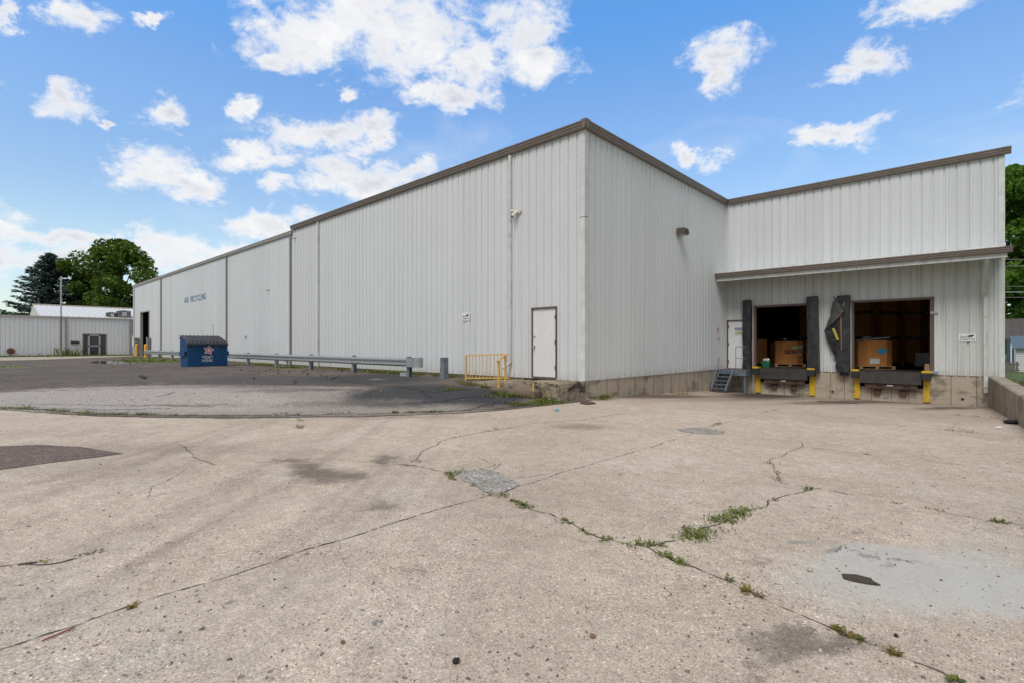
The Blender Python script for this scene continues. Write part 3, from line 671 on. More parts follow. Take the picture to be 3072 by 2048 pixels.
# downspouts
M_SPOUT = mat('old white downspout', (.62, .62, .60), .5, streak=.55, streak_col=(.12, .09, .07), dirt=.35, dirt_col=(.2, .17, .13), dscale=5)
M_SPOUT2 = mat('grey downspout', (.25, .245, .245), .5, streak=.5)
def spout(x, y, z0, z1, matr, w=.10, kick=True):
    m = MB(); m.box(x-w/2, x+w/2, y-.09, y-.012, z0+.12 if kick else z0, z1)
    if kick:
        m.hull([(x-w/2, y-.09, z0+.12), (x+w/2, y-.09, z0+.12), (x+w/2, y-.012, z0+.12), (x-w/2, y-.012, z0+.12)][::-1],
               [(x-w/2-.05, y-.26, z0), (x+w/2-.05, y-.26, z0), (x+w/2-.05, y-.22, z0-.07), (x-w/2-.05, y-.22, z0-.07)][::-1])
        m.hull([(x-w/2-.05, y-.26, z0), (x+w/2-.05, y-.26, z0), (x+w/2-.05, y-.22, z0-.07), (x-w/2-.05, y-.22, z0-.07)][::-1],
               [(x-w/2-.07, y-.34, z0-.02), (x+w/2-.07, y-.34, z0-.02), (x+w/2-.07, y-.32, z0-.10), (x-w/2-.07, y-.32, z0-.10)][::-1])
    for z in (z0+1.9, z0+4.2): m.box(x-w/2-.012, x+w/2+.012, y-.10, y-.008, z, z+.03)
    return m
WP(spout(LX(2.87), CY, .84, 7.63, M_SPOUT), 'downspout', M_SPOUT)
WP(spout(LX(15.93), CY, .42, 7.63, M_SPOUT, kick=False), 'downspout', M_SPOUT)
WP(spout(LX(19.12), CY+.02, .42, 7.5, M_SPOUT2, kick=False), 'downspout', M_SPOUT2)
WP(spout(LX(28.9), CY+.02, .45, 7.46, M_SPOUT2, .09, False), 'downspout', M_SPOUT2)
WP(spout(LX(45.4), CY+.02, .45, 7.46, M_SPOUT2, .11, False), 'downspout', M_SPOUT2)
WP(spout(LX(55.9), CY+.02, .45, 7.46, M_TRIM, .16, False), 'downspout', M_TRIM)
m = MB(); sx = .06; m.box(sx-.055, sx+.055, DY-.11, DY-.02, -.05, 3.16)
m.bar((sx, DY-.065, 3.13), (sx+.02, DY-.98, 4.13), .11, .09); m.box(sx-.035, sx+.075, DY-1.06, DY-.93, 4.10, 4.42)
m.box(sx-.065, sx+.065, DY-.13, DY-.01, .13, .17); m.box(sx-.065, sx+.065, DY-.13, DY-.01, 3.12, 3.15)
WP(m, 'downspout', M_SPOUT)
# entry door of the long wall
def door(x0, x1, z0, z1, y, knobx, hingex, fr=.045, extra=None):
    """frame with a leaf, knob, lock and hinges; outward is -Y"""
    m = MB(); m.box(x0, x0+fr, y-.03, y+.12, z0, z1-fr); m.box(x1-fr, x1, y-.03, y+.12, z0, z1-fr); m.box(x0, x1, y-.045, y+.12, z1-fr, z1)
    m.box(x0+fr, x1-fr, y-.02, y+.12, z0-.03, z0+.012)
    f = WP(m, 'door_frame', M_BROWN2)
    lf = WP(MB().box(x0+fr+.004, x1-fr-.004, y+.0, y+.045, z0+.018, z1-fr-.004), 'door', M_DOOR)
    def sub(mm, n, mt):
        o = mm.build(n, mt); o.parent = lf; o.matrix_parent_inverse = Matrix.Identity(4)
    k = MB(); k.tube([(knobx, y, z0+.93), (knobx, y-.05, z0+.93)], .014, 8); k.tube([(knobx, y-.045, z0+.93), (knobx, y-.055, z0+.93), (knobx, y-.075, z0+.93), (knobx, y-.082, z0+.93)], .03, 12); k.tube([(knobx, y, z0+.93), (knobx, y-.006, z0+.93)], .035, 12); sub(k, 'knob', M_CHROME)
    k = MB(); k.tube([(knobx, y, z0+1.23), (knobx, y-.02, z0+1.23)], .03, 12); sub(k, 'lock', M_CHROME)
    for dz in (.25, 1.0, 1.75):
        k = MB(); k.box(hingex-.012, hingex+.012, y-.03, y, z0+dz, z0+dz+.12); sub(k, 'hinge', M_BROWN2)
    return lf
door(LX(1.985), LX(.995), .535, 2.66, CY, LX(1.985)+.11, LX(.995)-.06)
dd = door(CX+.06, CX+1.03, .505, 2.60, DY, CX+.92, CX+.13)
def subof(par, mm, n, mt):
    o = mm.build(n, mt); o.parent = par; o.matrix_parent_inverse = Matrix.Identity(4); return o
# far overhead doorway frame
m = MB(); m.box(LX(53.2)-.02, LX(53.2)+.08, CY-.02, CY+.2, .47, 4.7); m.box(LX(49.65)-.08, LX(49.65)+.02, CY-.02, CY+.2, .47, 4.7); m.box(LX(53.2)-.02, LX(49.65)+.02, CY-.03, CY+.2, 4.7, 4.8)
WP(m, 'doorway_frame', M_GUTFAR)
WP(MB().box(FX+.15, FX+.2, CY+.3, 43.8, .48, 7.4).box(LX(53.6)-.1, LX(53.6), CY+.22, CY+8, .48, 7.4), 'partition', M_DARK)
# dock door frames
for (a, b, z0, z1) in (O1, O2):
    m = MB(); m.box(CX+a-.02, CX+a+.05, DY-.03, DY+.14, .5, z1); m.box(CX+b-.08, CX+b+.03, DY-.035, DY+.14, .5, z1); m.box(CX+a-.02, CX+b+.03, DY-.04, DY+.14, z1-.02, z1+.06)
    WP(m, 'dock_door_frame', M_BROWN2)
for z in (.58, 2.62):
    m = MB(); m.box(CX+7.05, CX+7.22, DY-.05, DY-.005, z-.03, z+.04); m.box(CX+7.02, CX+7.08, DY-.07, DY-.035, z-.045, z+.055); WP(m, 'track_bracket', M_GALV)
# faded lettering painted on the far wall
for wd_, a_, b_ in (('AND', 38.6, 37.45), ('RECYCLING', 37.0, 33.3)):
    tm = text_mb(wd_, .62, .002, .012); wid = max(v[0] for v in tm.v); sc_ = (a_-b_)/wid; L0_ = LX(a_)
    place_text(tm, lambda x, y, z: (L0_+x*sc_, CY+.026+y, 4.86+z)); WP(tm, 'painted_lettering', M_BLUEINK)
# outlet flap low on the wall
WP(MB().tube([(LX(19.6), CY+.02, .72), (LX(19.6), CY-.08, .72)], .11, 14), 'pipe_outlet', M_GALV)
WP(MB().box(LX(31.7)-.02, LX(31.7)+.02, CY+.0, CY+.03, .9, 2.9).box(LX(31.7)-.05, LX(31.7)+.05, CY-.01, CY+.03, 2.88, 2.98), 'conduit', M_TRIM)
WP(MB().box(LX(25.6)-.05, LX(25.6)+.05, CY-.01, CY+.03, 1.9, 2.1), 'wall_box', M_SPOUT2)

# ------------------------------------------------------------------ stoop, steps, railing
stoop = thing('door_stoop', 'stained concrete stoop with a low brown step below the white entry door', 'stoop', (CX-1.8, CY-.6, 0))
def TP(t, m, name, matr, **k):
    o = m.build(name, matr, **k); o.parent = t; o.matrix_parent_inverse = Matrix.Translation(-Vector(t.location)); return o
X0, X1 = CX-.02, CX-3.7
pts = []
m = MB()
def rough_block(m, x0, x1, y0, y1, z0, ztf, n=24, amp=.012):
    """block with chipped edges; ztf(x) gives the top"""
    ring = []
    for i in range(n+1): ring.append((lerp(x0, x1, i/n), y0))
    for i in range(1, 7): ring.append((x1, lerp(y0, y1, i/6)))
    for i in range(1, n+1): ring.append((lerp(x1, x0, i/n), y1))
    for i in range(1, 6): ring.append((x0, lerp(y1, y0, i/6)))
    cx = (x0+x1)/2; cy = (y0+y1)/2; lv = []
    for zf, ins in ((0, 0), (.45, 0), (.8, .002), (.95, .006), (1, .022)):
        L = []
        for (x, y) in ring:
            zt = ztf(x); z = lerp(z0, zt, zf); nn = mnoise.noise(Vector((x*5, y*5, z*9)))*amp+abs(mnoise.noise(Vector((x*11, y*11, zf*3))))*amp*(1.8 if zf > .9 else .6)
            dx = (1 if x < cx else -1) if abs(x-x0) < 1e-6 or abs(x-x1) < 1e-6 else 0; dy = (1 if y < cy else -1) if abs(y-y0) < 1e-6 or abs(y-y1) < 1e-6 else 0
            L.append((x+dx*(ins+nn), y+dy*(ins+nn), z))
        lv.append(L)
    nn_ = len(ring); vs = [p for L in lv for p in L]; fs = []
    for k in range(len(lv)-1): fs += [(k*nn_+i, k*nn_+(i+1) % nn_, (k+1)*nn_+(i+1) % nn_, (k+1)*nn_+i) for i in range(nn_)]
    fs.append(tuple(range((len(lv)-1)*nn_, len(lv)*nn_))); m.add(vs, fs)
rough_block(m, X0, X1, CY-1.157, CY+.03, -.25, lambda x: interp([(X1, .36), (CX-1.2, .475), (CX-.9, .485), (X0, .49)], x))
TP(stoop, m, 'platform', M_STOOP)
m = MB(); rough_block(m, CX-.62, CX-2.35, CY-1.50, CY-1.10, -.1, lambda x: .262, 14, .01); TP(stoop, m, 'step', M_STEP)
rail = thing('stair_railing', 'yellow steel stair railing with thin balusters on the concrete stoop', 'railing', (CX-2.9, CY-1.1, .4))
ry = CY-1.10; xa, xb = CX-3.83, CX-2.04
m = MB(); m.bar((xa, ry, 1.19), (xb, ry, 1.25), .04, .035); m.bar((xa, ry, .46), (xb+.1, ry, .55), .035, .035); TP(rail, m, 'rail', M_YEL)
n = 11
for i in range(n):
    t = (i+1)/(n+.3); x = lerp(xa, xb, t); m = MB()
    a = Vector((x, ry, lerp(.46, .545, t))); b = Vector((x, ry, lerp(1.19, 1.25, t))); vs = []; K = 28
    for k in range(K+1):   # twisted square bar
        an = k*.45; p = a.lerp(b, k/K)
        for q in range(4): vs.append(p+Vector((math.cos(an+q*math.pi/2), math.sin(an+q*math.pi/2), 0))*.0105)
    m.add(vs, [(k*4+q, k*4+(q+1) % 4, (k+1)*4+(q+1) % 4, (k+1)*4+q) for k in range(K) for q in range(4)]); TP(rail, m, 'baluster', M_YEL)
TP(rail, MB().bar((xa, ry, .34), (xa, ry, 1.21), .045, .045), 'post', M_YEL)
TP(rail, MB().bar((CX-2.12, CY-1.34, .25), (CX-2.12, CY-1.34, 1.05), .05, .05), 'post', M_YEL)
TP(rail, MB().bar((CX-2.08, CY-1.10, .25), (CX-2.08, CY-1.10, 1.20), .05, .05), 'post', M_YEL)
TP(rail, MB().bar((CX-2.13, CY-1.42, 1.03), (CX-2.04, CY-1.06, 1.265), .05, .045), 'handrail', M_YEL)
stub = MB().tube([(CX-.72, CY-1.42, .25), (CX-.72, CY-1.42, .45), (CX-.73, CY-1.42, .47)], .025, 10)
box_thing('post_stub', 'short cut off yellow post stub on the right end of the brown step', 'post', stub, M_YEL)

# ------------------------------------------------------------------ signs and fittings on the walls
def sec_sign(x, z, y, w, h, label, camera_left=False):
    t = thing('wall_sign', label, 'sign', (x, y, z), group=None)
    TP(t, MB().box(x-w/2, x+w/2, y-.012, y-.004, z-h/2, z+h/2), 'sign_panel', M_WHITE)
    k = w/.42
    a = text_mb('Security', .085*k, .002, .001); place_text(a, lambda X, Y, Z: (x-w*.42+X*.92, y-.0135+Y*.5, z-h*.02+Z)); TP(t, a, 'sign_text', M_INK)
    a = text_mb('Cameras In Use', .085*k, .002, .001); ww = max(v[0] for v in a.v); place_text(a, lambda X, Y, Z: (x-w*.42+X*w*.84/ww, y-.0135+Y*.5, z-h*.33+Z)); TP(t, a, 'sign_text', M_INK)
    m = MB(); cx = x+w*.22; cz = z+h*.09
    m.prism([(cx-.05*k, cz-.01*k), (cx+.07*k, cz+.02*k), (cx+.06*k, cz+.065*k), (cx-.05*k, cz+.05*k)], 'y', y-.0145, y-.0125)
    m.prism([(cx-.075*k, cz-.0*k), (cx-.055*k, cz-.0*k), (cx-.055*k, cz+.04*k), (cx-.075*k, cz+.045*k)], 'y', y-.0145, y-.0125)
    m.prism([(cx+.0, cz-.03*k), (cx+.02*k, cz-.03*k), (cx+.03*k, cz+.0*k), (cx+.0*k, cz+.0*k)], 'y', y-.0145, y-.0125); TP(t, m, 'camera_symbol', M_INK)
    TP(t, MB().box(x-.02, x+.03, y-.02, y-.004, z-h/2-.03, z-h/2-.002), 'clip', M_SPOUT2)
    return t
sec_sign(LX(5.04), 2.50, CY, .40, .27, 'small white security camera notice on the long wall left of the yellow railing')
sec_sign(CX+7.97, 2.11-.35+.0, DY, .44, .24, 'small white security camera notice right of the dock openings by the downspout')
# notice on dock door: a flat printed sign
t = thing('door_notice', 'blue and yellow notice sign on the white door beside the dock', 'sign', (CX+.6, DY, 2.1))
x0, z0 = CX+.40, 1.93
TP(t, MB().box(x0, x0+.34, DY-.006, DY-.001, z0, z0+.33), 'sign_panel', M_YSIGN)
TP(t, MB().box(x0, x0+.34, DY-.0085, DY-.0065, z0+.225, z0+.33), 'sign_header', M_SIGNBLUE)
a = text_mb('NOTICE', .095, .001, .001); ww = max(v[0] for v in a.v); place_text(a, lambda X, Y, Z: (x0+.03+X*.28/ww, DY-.0100+Y*.5, z0+.245+Z)); TP(t, a, 'sign_text', M_WHITE)
for i, s_ in enumerate(('ALL', 'VISITORS', 'MUST REPORT')):
    a = text_mb(s_, .05, .001, .001); ww = max(v[0] for v in a.v); place_text(a, lambda X, Y, Z: (x0+.17-ww/2+X, DY-.0075+Y*.5, z0+.165-.06*i+Z)); TP(t, a, 'sign_text', M_SIGNBLUE)
# sticker and keyed switch on the short wall
t = thing('key_switch', 'small red and white sticker over a brass key switch in the corner by the dock', 'switch', (CX, CY+9.95, 1.95))
yy = CY+9.95
TP(t, MB().box(CX+.004, CX+.010, yy-.05, yy+.05, 1.98, 2.26), 'sticker', M_RED); TP(t, MB().box(CX+.011, CX+.013, yy-.045, yy+.045, 1.99, 2.08), 'sticker_text', M_WHITE)
TP(t, MB().tube([(CX, yy+.04, 1.86), (CX+.05, yy+.04, 1.86)], .05, 10).box(CX, CX+.04, yy-.02, yy+.10, 1.86, 1.93), 'switch_body', M_BEIGE)
# flood lamp
t = thing('wall_lamp', 'brown box flood lamp on the short ribbed wall', 'lamp', (CX, CY+6.1, 5.69)); ly = CY+6.1
m = MB(); m.prism([(CX+.02, 5.60), (CX+.30, 5.60), (CX+.34, 5.66), (CX+.30, 5.83), (CX+.02, 5.83)], 'y', ly-.19, ly+.19); TP(t, m, 'lamp_body', M_BROWN2)
TP(t, MB().prism([(CX+.03, 5.575), (CX+.26, 5.575), (CX+.29, 5.598), (CX+.03, 5.598)], 'y', ly-.16, ly+.16), 'lamp_glass', M_MOVE)
TP(t, MB().prism([(CX+.302, 5.615), (CX+.345, 5.667), (CX+.318, 5.78), (CX+.313, 5.78), (CX+.338, 5.667), (CX+.300, 5.622)], 'y', ly-.16, ly+.16), 'lamp_lens', M_GLASS)
TP(t, MB().box(CX-.02, CX+.02, ly-.07, ly+.07, 5.64, 5.79), 'mount_plate', M_BROWN2)
# twin head sensor on long wall and cameras
t = thing('security_camera', 'cream twin security camera on the wall near the tall downspout', 'camera', (LX(2.58), CY, 5.72)); kx = LX(2.58); kz = 5.72
TP(t, MB().tube([(kx+.08, CY-.0, kz+.05), (kx+.08, CY-.05, kz+.05)], .085, 16), 'mount_plate', M_BEIGE)
m = MB(); m.tube([(kx+.06, CY-.05, kz+.03), (kx-.0, CY-.14, kz-.02), (kx-.04, CY-.22, kz-.13)], .05, 12); TP(t, m, 'camera_head', M_BEIGE)
m = MB(); m.tube([(kx+.04, CY-.05, kz+.05), (kx-.08, CY-.12, kz+.06), (kx-.17, CY-.17, kz+.07)], .036, 12, .045); TP(t, m, 'camera_head', M_BEIGE)
TP(t, MB().tube([(kx-.0405, CY-.221, kz-.131), (kx-.045, CY-.232, kz-.146)], .034, 12), 'lens', M_BLACK)
def small_cam(L, z, label, s=1.0, matr=M_SPOUT2):
    t = thing('security_camera', label, 'camera', (LX(L), CY+.02, z)); x = LX(L); y = CY+.02
    TP(t, MB().tube([(x+.12*s, y, z+.02*s), (x+.12*s, y-.06*s, z+.02*s)], .10*s, 12), 'mount_plate', matr)
    TP(t, MB().tube([(x+.12*s, y-.05*s, z), (x+.02*s, y-.2*s, z-.03*s), (x-.22*s, y-.42*s, z-.10*s)], .07*s, 12), 'camera_head', matr)
small_cam(22.1, 4.69, 'dark security camera high on the older wall section left of two downspouts', .36)
small_cam(18.55, 7.2, 'tiny camera just under the gutter where the roof line steps', .35)

# ------------------------------------------------------------------ guardrail
gz = .40; gy = CY-1.10
gr = thing('guardrail', 'long galvanised highway guardrail standing along the foot of the long wall', 'guardrail', (-34, gy, gz))
def W(z0):   # W-beam profile, (out, z)
    return [(0, 0), (.01, .02), (.075, .055), (.075, .095), (.01, .135), (.01, .175), (.075, .215), (.075, .255), (.01, .29), (0, .31)]
prof = W(0); gx0, gx1 = -53.8, -14.86
m = MB(); n = 60; vs = []; k = len(prof)
def gtop(x): return interp([(-54, .80), (-30, .76), (-15, .755)], x)
for i in range(n+1):
    x = lerp(gx0, gx1, i/n); zz = gtop(x)+.012*mnoise.noise(Vector((x*.4, 0, 0))); yo = .02*mnoise.noise(Vector((x*.3, 4, 0)))
    for o, z in prof: vs.append((x, gy-.14-o+yo, zz+z))
    for o, z in reversed(prof): vs.append((x, gy-.135-o+yo, zz+z))
K = 2*k
m.add(vs, [(i*K+j, (i+1)*K+j, (i+1)*K+(j+1) % K, i*K+(j+1) % K) for i in range(n) for j in range(K)]); TP(gr, m, 'rail', M_GALV)
m = MB(); vs = []        # flared end shoe that curls back
for i in range(13):
    a = i/12*math.pi*.60; x = gx1-.05+.26*math.sin(a)+.12; y = gy-.17-.035*math.sin(a*.9)+.24*(1-math.cos(a))
    for z in (.735, 1.085): vs.append((x, y-.03, z))
m.add(vs, [(2*i, 2*i+2, 2*i+3, 2*i+1) for i in range(12)])
vs = [(p[0], p[1]+.006, p[2]) for p in vs]; m.add(vs, [(2*i, 2*i+1, 2*i+3, 2*i+2) for i in range(12)]); TP(gr, m, 'end_shoe', M_GALV)
m = MB(); m.box(gx1-.28, gx1+.12, gy-.225, gy-.20, .75, 1.075); TP(gr, m, 'splice_plate', M_GALV)
px_ = [-15.16-3.78*i for i in range(11)]
for i, x in enumerate(px_):
    m = MB(); g = G(x, gy)-.1; tp = gtop(x)+.33
    m.box(x-.075, x+.075, gy-.135, gy-.127, g, tp); m.box(x-.075, x+.075, gy+.0, gy+.008, g, tp); m.box(x-.005, x+.005, gy-.127, gy+.0, g, tp)
    TP(gr, m, 'post', M_POST if i < 2 or i == 2 else M_GALV)
    m = MB(); m.box(x-.09, x+.06, gy-.10, gy-.02, tp-.0, tp+.02); TP(gr, m, 'post_cap', M_RUSTY)
# rusty steel bollard
bx, by = LX(5.07), CY-.97; g = G(bx, by)
m = MB(); m.box(bx-.10, bx+.10, by-.10, by-.085, g-.1, g+.72); m.box(bx-.10, bx+.10, by+.085, by+.10, g-.1, g+.72); m.box(bx-.007, bx+.007, by-.085, by+.085, g-.1, g+.72); m.box(bx+.085, bx+.10, by-.085, by+.085, g-.1, g+.70)
box_thing('steel_bollard', 'rusty grey steel beam post standing alone between guardrail and yellow railing', 'bollard', m, M_POST)
# loose block behind guardrail end
b0 = gp(1215, 1127); m = MB(); m.box(b0.x-.2, b0.x+.2, b0.y-.1, b0.y+.1, b0.z-.02, b0.z+.13)
box_thing('concrete_block', 'pale rounded concrete block lying behind the right end of the guardrail', 'block', m, mat('pale block', (.45, .44, .42), .8), bevel=.03)
b0 = gp(1059, 1115); m = MB(); m.box(b0.x-.1, b0.x+.1, b0.y-.08, b0.y+.1, b0.z-.02, b0.z+.2)
box_thing('concrete_block', 'small tan concrete block tucked behind a guardrail post at the wall foot', 'block', m, M_FOUND, bevel=.01)

# ------------------------------------------------------------------ dumpster
dx0, dy0 = -30.05, 7.9; dw, dd_, dg = 1.90, 1.30, G(-30.5, 8.8)+.02
du = thing('dumpster', 'blue steel dumpster with ribbed black lids in front of the guardrail', 'dumpster', (dx0-.6, dy0+.95, dg))
ZF, ZBk = 1.17, 1.52
m = MB(); t_ = .03
prf = [(dx0, dg), (dx0, dg+ZF), (dx0-dd_, dg+ZBk), (dx0-dd_-.02, dg+.9), (dx0-dd_+.12, dg)]
m.prism(prf, 'y', dy0, dy0+dw)
for y in (dy0-.02, dy0+dw-.03):  # folded top channel of the side
    m.prism([(dx0+.03, dg+ZF-.09), (dx0+.03, dg+ZF+.0), (dx0-dd_-.03, dg+ZBk+.0), (dx0-dd_-.03, dg+ZBk-.09)], 'y', y, y+.05)
m.box(dx0-.0, dx0+.035, dy0-.01, dy0+dw+.01, dg+ZF-.10, dg+ZF-.005)
TP(du, m, 'body', M_BLUE)
for side, y in ((-1, dy0), (1, dy0+dw)):
    m = MB(); a, b = (y-.11, y-.001) if side < 0 else (y+.001, y+.11)
    m.box(dx0-1.0, dx0-.12, a, b, dg+.55, dg+.57); m.box(dx0-1.0, dx0-.12, a, b, dg+.76, dg+.78)
    m.box(dx0-1.0, dx0-.12, a if side < 0 else b-.012, a+.012 if side < 0 else b, dg+.57, dg+.76)
    TP(du, m, 'fork_pocket', M_BLUE)
    m = MB(); m.box(dx0-.118, dx0-.112, a+.012, b-.012, dg+.575, dg+.755); TP(du, m, 'pocket_opening', M_BLACK)
M_RUSTB = mat('blue paint rubbed to rust', (.05, .03, .03), .8, var=.5, vscale=8)
m = MB(); m.prism([(dy0+1.28, dg+1.03), (dy0+1.55, dg+1.02), (dy0+1.42, dg+.93), (dy0+1.33, dg+.90)], 'x', dx0+.001, dx0+.003); TP(du, m, 'rust_patch', M_RUSTY)
for j in range(2):      # two hinged lids with raised ribs
    y0 = dy0-.03+j*(dw/2+.03); y1 = y0+dw/2
    def LP(t, y, h=0):
        x = lerp(dx0+.07, dx0-dd_-.02, t); z = dg+lerp(ZF+.02, ZBk+.05, t)+h+.02*math.sin(t*math.pi); return (x, y, z)
    m = MB()
    n = 6
    for i in range(n):
        a, b = i/n, (i+1)/n
        m.hull([LP(a, y0), LP(a, y1), LP(b, y1), LP(b, y0)], [LP(a, y0, .025), LP(a, y1, .025), LP(b, y1, .025), LP(b, y0, .025)])
    m.box(dx0+.05, dx0+.085, y0, y1, dg+ZF-.055, dg+ZF+.03)
    ld = TP(du, m, 'lid', M_LID)
    ribs = MB()
    for q in range(5):
        yy = y0+.09+q*.175
        for i in range(n):
            a, b = .08+.84*i/n, .08+.84*(i+1)/n
            ribs.hull([LP(a, yy, .02), LP(a, yy+.09, .02), LP(b, yy+.09, .02), LP(b, yy, .02)], [LP(a, yy+.012, .07), LP(a, yy+.078, .07), LP(b, yy+.078, .07), LP(b, yy+.012, .07)])
    o = ribs.build('lid_rib', M_LID, ld); o.matrix_parent_inverse = Matrix.Identity(4)
# decal: a red and white striped star, with lettering under it
ex = dx0+.004; cyy, czz = dy0+.99, dg+.84
def star(r, ri, x, rot=0, sc=1):
    return [(cyy+math.sin(rot+i*math.pi/5)*(r if i % 2 == 0 else ri), czz+math.cos(rot+i*math.pi/5)*(r if i % 2 == 0 else ri)) for i in range(10)]
TP(du, MB().prism(star(.27, .15, ex, .15), 'x', ex, ex+.002), 'decal', M_WHITE)
TP(du, MB().prism(star(.235, .125, ex, .15), 'x', ex+.0025, ex+.004), 'decal', M_RED)
m = MB()
for i in range(5):
    a = .15+i*2*math.pi/5
    for off in (-.028, .03):
        p = Vector((math.sin(a), math.cos(a))); q = Vector((p.y, -p.x))
        A = p*.06+q*off*1.3; B = p*.165+q*off*.35
        m.prism([(cyy+A.x-q.x*.008, czz+A.y-q.y*.008), (cyy+A.x+q.x*.008, czz+A.y+q.y*.008), (cyy+B.x+q.x*.006, czz+B.y+q.y*.006), (cyy+B.x-q.x*.006, czz+B.y-q.y*.006)], 'x', ex+.0045, ex+.006)
m.prism([(p[0], p[1]) for p in [(cyy+math.sin(.3+i*math.pi/5)*(.085 if i % 2 == 0 else .038), czz+math.cos(.3+i*math.pi/5)*(.085 if i % 2 == 0 else .038)) for i in range(10)]], 'x', ex+.0065, ex+.008)
TP(du, m, 'decal', M_WHITE)
for (s_, sz, zz, wd) in (('REPUBLIC', .10, .47, .52), ('SERVICES', .06, .40, .28), ('800-752-8887', .085, .30, .52), ('www.republiconline.com', .045, .245, .52)):
    a = text_mb(s_, sz, .002, .0015); ww = max(v[0] for v in a.v); place_text(a, lambda X, Y, Z: (ex+.001-Y*.5, dy0+.93-wd/2+X*wd/ww, dg+zz+Z)); TP(du, a, 'decal_text', M_WHITE)

# ------------------------------------------------------------------ dock equipment
def s2x(s): return CX+s
for di, (a, b) in enumerate(((1.45, 3.25), (4.96, 6.78))):
    nm = ('left', 'right')[di]
    lev = thing('dock_leveler', f'steel dock leveler with hanging grey lip below the {nm} dock opening', 'dock leveler', (s2x((a+b)/2), DY, 0), group=None)
    xa, xb = s2x(a), s2x(b)
    TP(lev, MB().hull([(xa, DY-.22, .13), (xb, DY-.22, .13), (xb, DY-.20, .13), (xa, DY-.20, .13)], [(xa, DY-.16, .555), (xb, DY-.16, .555), (xb, DY-.14, .555), (xa, DY-.14, .555)]), 'lip', mat('worn dark steel', (.040, .035, .034), .55, metal=.2, var=.35, dirt=.6, dirt_col=(.075, .042, .03), dscale=4, streak=.4, streak_col=(.06, .035, .028)) if di == 0 else MATS['worn dark steel'])
    TP(lev, MB().box(xa, xb, DY-.139, DY+2.0, .552, .572), 'deck', MATS['worn dark steel'])
    m = MB(); m.box(xa+.18, xb-.12, DY-.17, DY+.05, -.03, .115); TP(lev, m, 'lip_keeper', M_RUSTY)
    for q in (.30, .72):
        x = lerp(xa, xb, q); m = MB(); m.box(x-.02, x+.20, DY-.172, DY-.1715, .0, .075); TP(lev, m, 'keeper_slot', M_BLACK)
        x = lerp(xa, xb, q-.08); m = MB(); m.box(x, x+.26, DY-.16, DY+.03, -.06, -.035); m.box(x+.02, x+.24, DY-.07, DY+.03, -.28, -.06); TP(lev, m, 'bracket', M_RUSTY)
    m = MB(); m.box(lerp(xa, xb, .46), lerp(xa, xb, .56), DY-.173, DY-.171, .045, .085); TP(lev, m, 'maker_plate', M_WHITE)
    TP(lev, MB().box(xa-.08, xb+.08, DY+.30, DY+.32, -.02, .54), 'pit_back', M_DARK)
    for sd, (u0, u1) in enumerate(((a-.245, a-.005), (b+.015, b+.26))):
        x0, x1 = s2x(u0), s2x(u1)
        side = ('left', 'right')[sd]
        bt = thing('dock_bumper', f'black rubber dock bumper with yellow plates on the {side} side of the {nm} dock opening', 'dock bumper', ((x0+x1)/2, DY, .3), group='dock bumpers beside the levelers')
        m = MB(); m.box(x0, x1, DY-.30, DY-.03, .30, .555)
        for zz in (.36, .42, .48): m.box(x0-.003, x1+.003, DY-.303, DY-.05, zz, zz+.035)
        TP(bt, m, 'rubber_block', M_BLACK, bevel=.01)
        TP(bt, MB().box(x0-.005, x1+.005, DY-.305, DY+.02, .558, .62), 'top_plate', M_YEL2)
        m = MB(); xc = (x0+x1)/2+(.035 if sd == 0 else -.01); m.box(xc-.09, xc+.09, DY-.035, DY+.028, -.47, .30); TP(bt, m, 'back_plate', M_YEL2)
        m = MB()
        for r in range(4):
            for q in ((-.05, .05) if r % 2 == 0 else (0,)): m.tube([(xc+q, DY-.034, -.38+r*.11), (xc+q, DY-.039, -.38+r*.11)], .011, 8)
        TP(bt, m, 'bolt', M_RUSTY)
def pad(s0, s1, z0, z1, label, dep=.24, lean=0.0, tape=False):
    t = thing('dock_pad', label, 'dock pad', ((s2x(s0)+s2x(s1))/2, DY, z0), group=None)
    m = MB(); n = 16; vs = []; ring = [(0, 0), (0, -1), (.08, -1.06), (.5, -1.12), (.92, -1.06), (1, -1), (1, 0)]
    for i in range(n+1):
        z = lerp(z0, z1, i/n); w0 = s2x(s0)+lean*(i/n)*-1; w1 = s2x(s1)+lean*(i/n)*-1
        for q, (a, b) in enumerate(ring):
            k = mnoise.noise(Vector((z*1.7, q*.7, s0*9)))*.035+mnoise.noise(Vector((z*6, q*1.9, s0*9)))*.012
            if i in (0, n) or q in (0, 6): k *= .3
            vs.append((lerp(w0, w1, a)+k, DY-.036+b*dep*.85+k, z))
    K = len(ring); fs = [(i*K+j, i*K+(j+1) % K, (i+1)*K+(j+1) % K, (i+1)*K+j) for i in range(n) for j in range(K)]
    fs += [tuple(range(K)), tuple(range(n*K, (n+1)*K))]; m.add(vs, fs); TP(t, m, 'cover', M_VINYL, smooth=False)
    m = MB(); m.box(s2x(s0)-lean+.02, s2x(s1)-lean-.02, DY-.18, DY-.036, z1, z1+.02); TP(t, m, 'cap', M_BLACK)
    return t
t = pad(.79, 1.115, .42, 3.40, 'slim black vinyl dock pad beside the white notice door')
TP(t, MB().box(s2x(1.155), s2x(1.205), DY-.12, DY-.04, .55, 3.1), 'edge_strip', mat('dusty pink wood', (.35, .27, .25), .8))
t = pad(3.27, 3.66, .45, 3.40, 'broad leaning black vinyl dock pad between the two dock openings', lean=.06)
t = pad(4.25, 4.66, .50, 3.37, 'black vinyl dock pad with yellow tape at its top at the right opening')
m = MB(); m.box(s2x(4.40), s2x(4.47), DY-.262, DY-.256, 3.17, 3.37); TP(t, m, 'tape', M_YEL2)
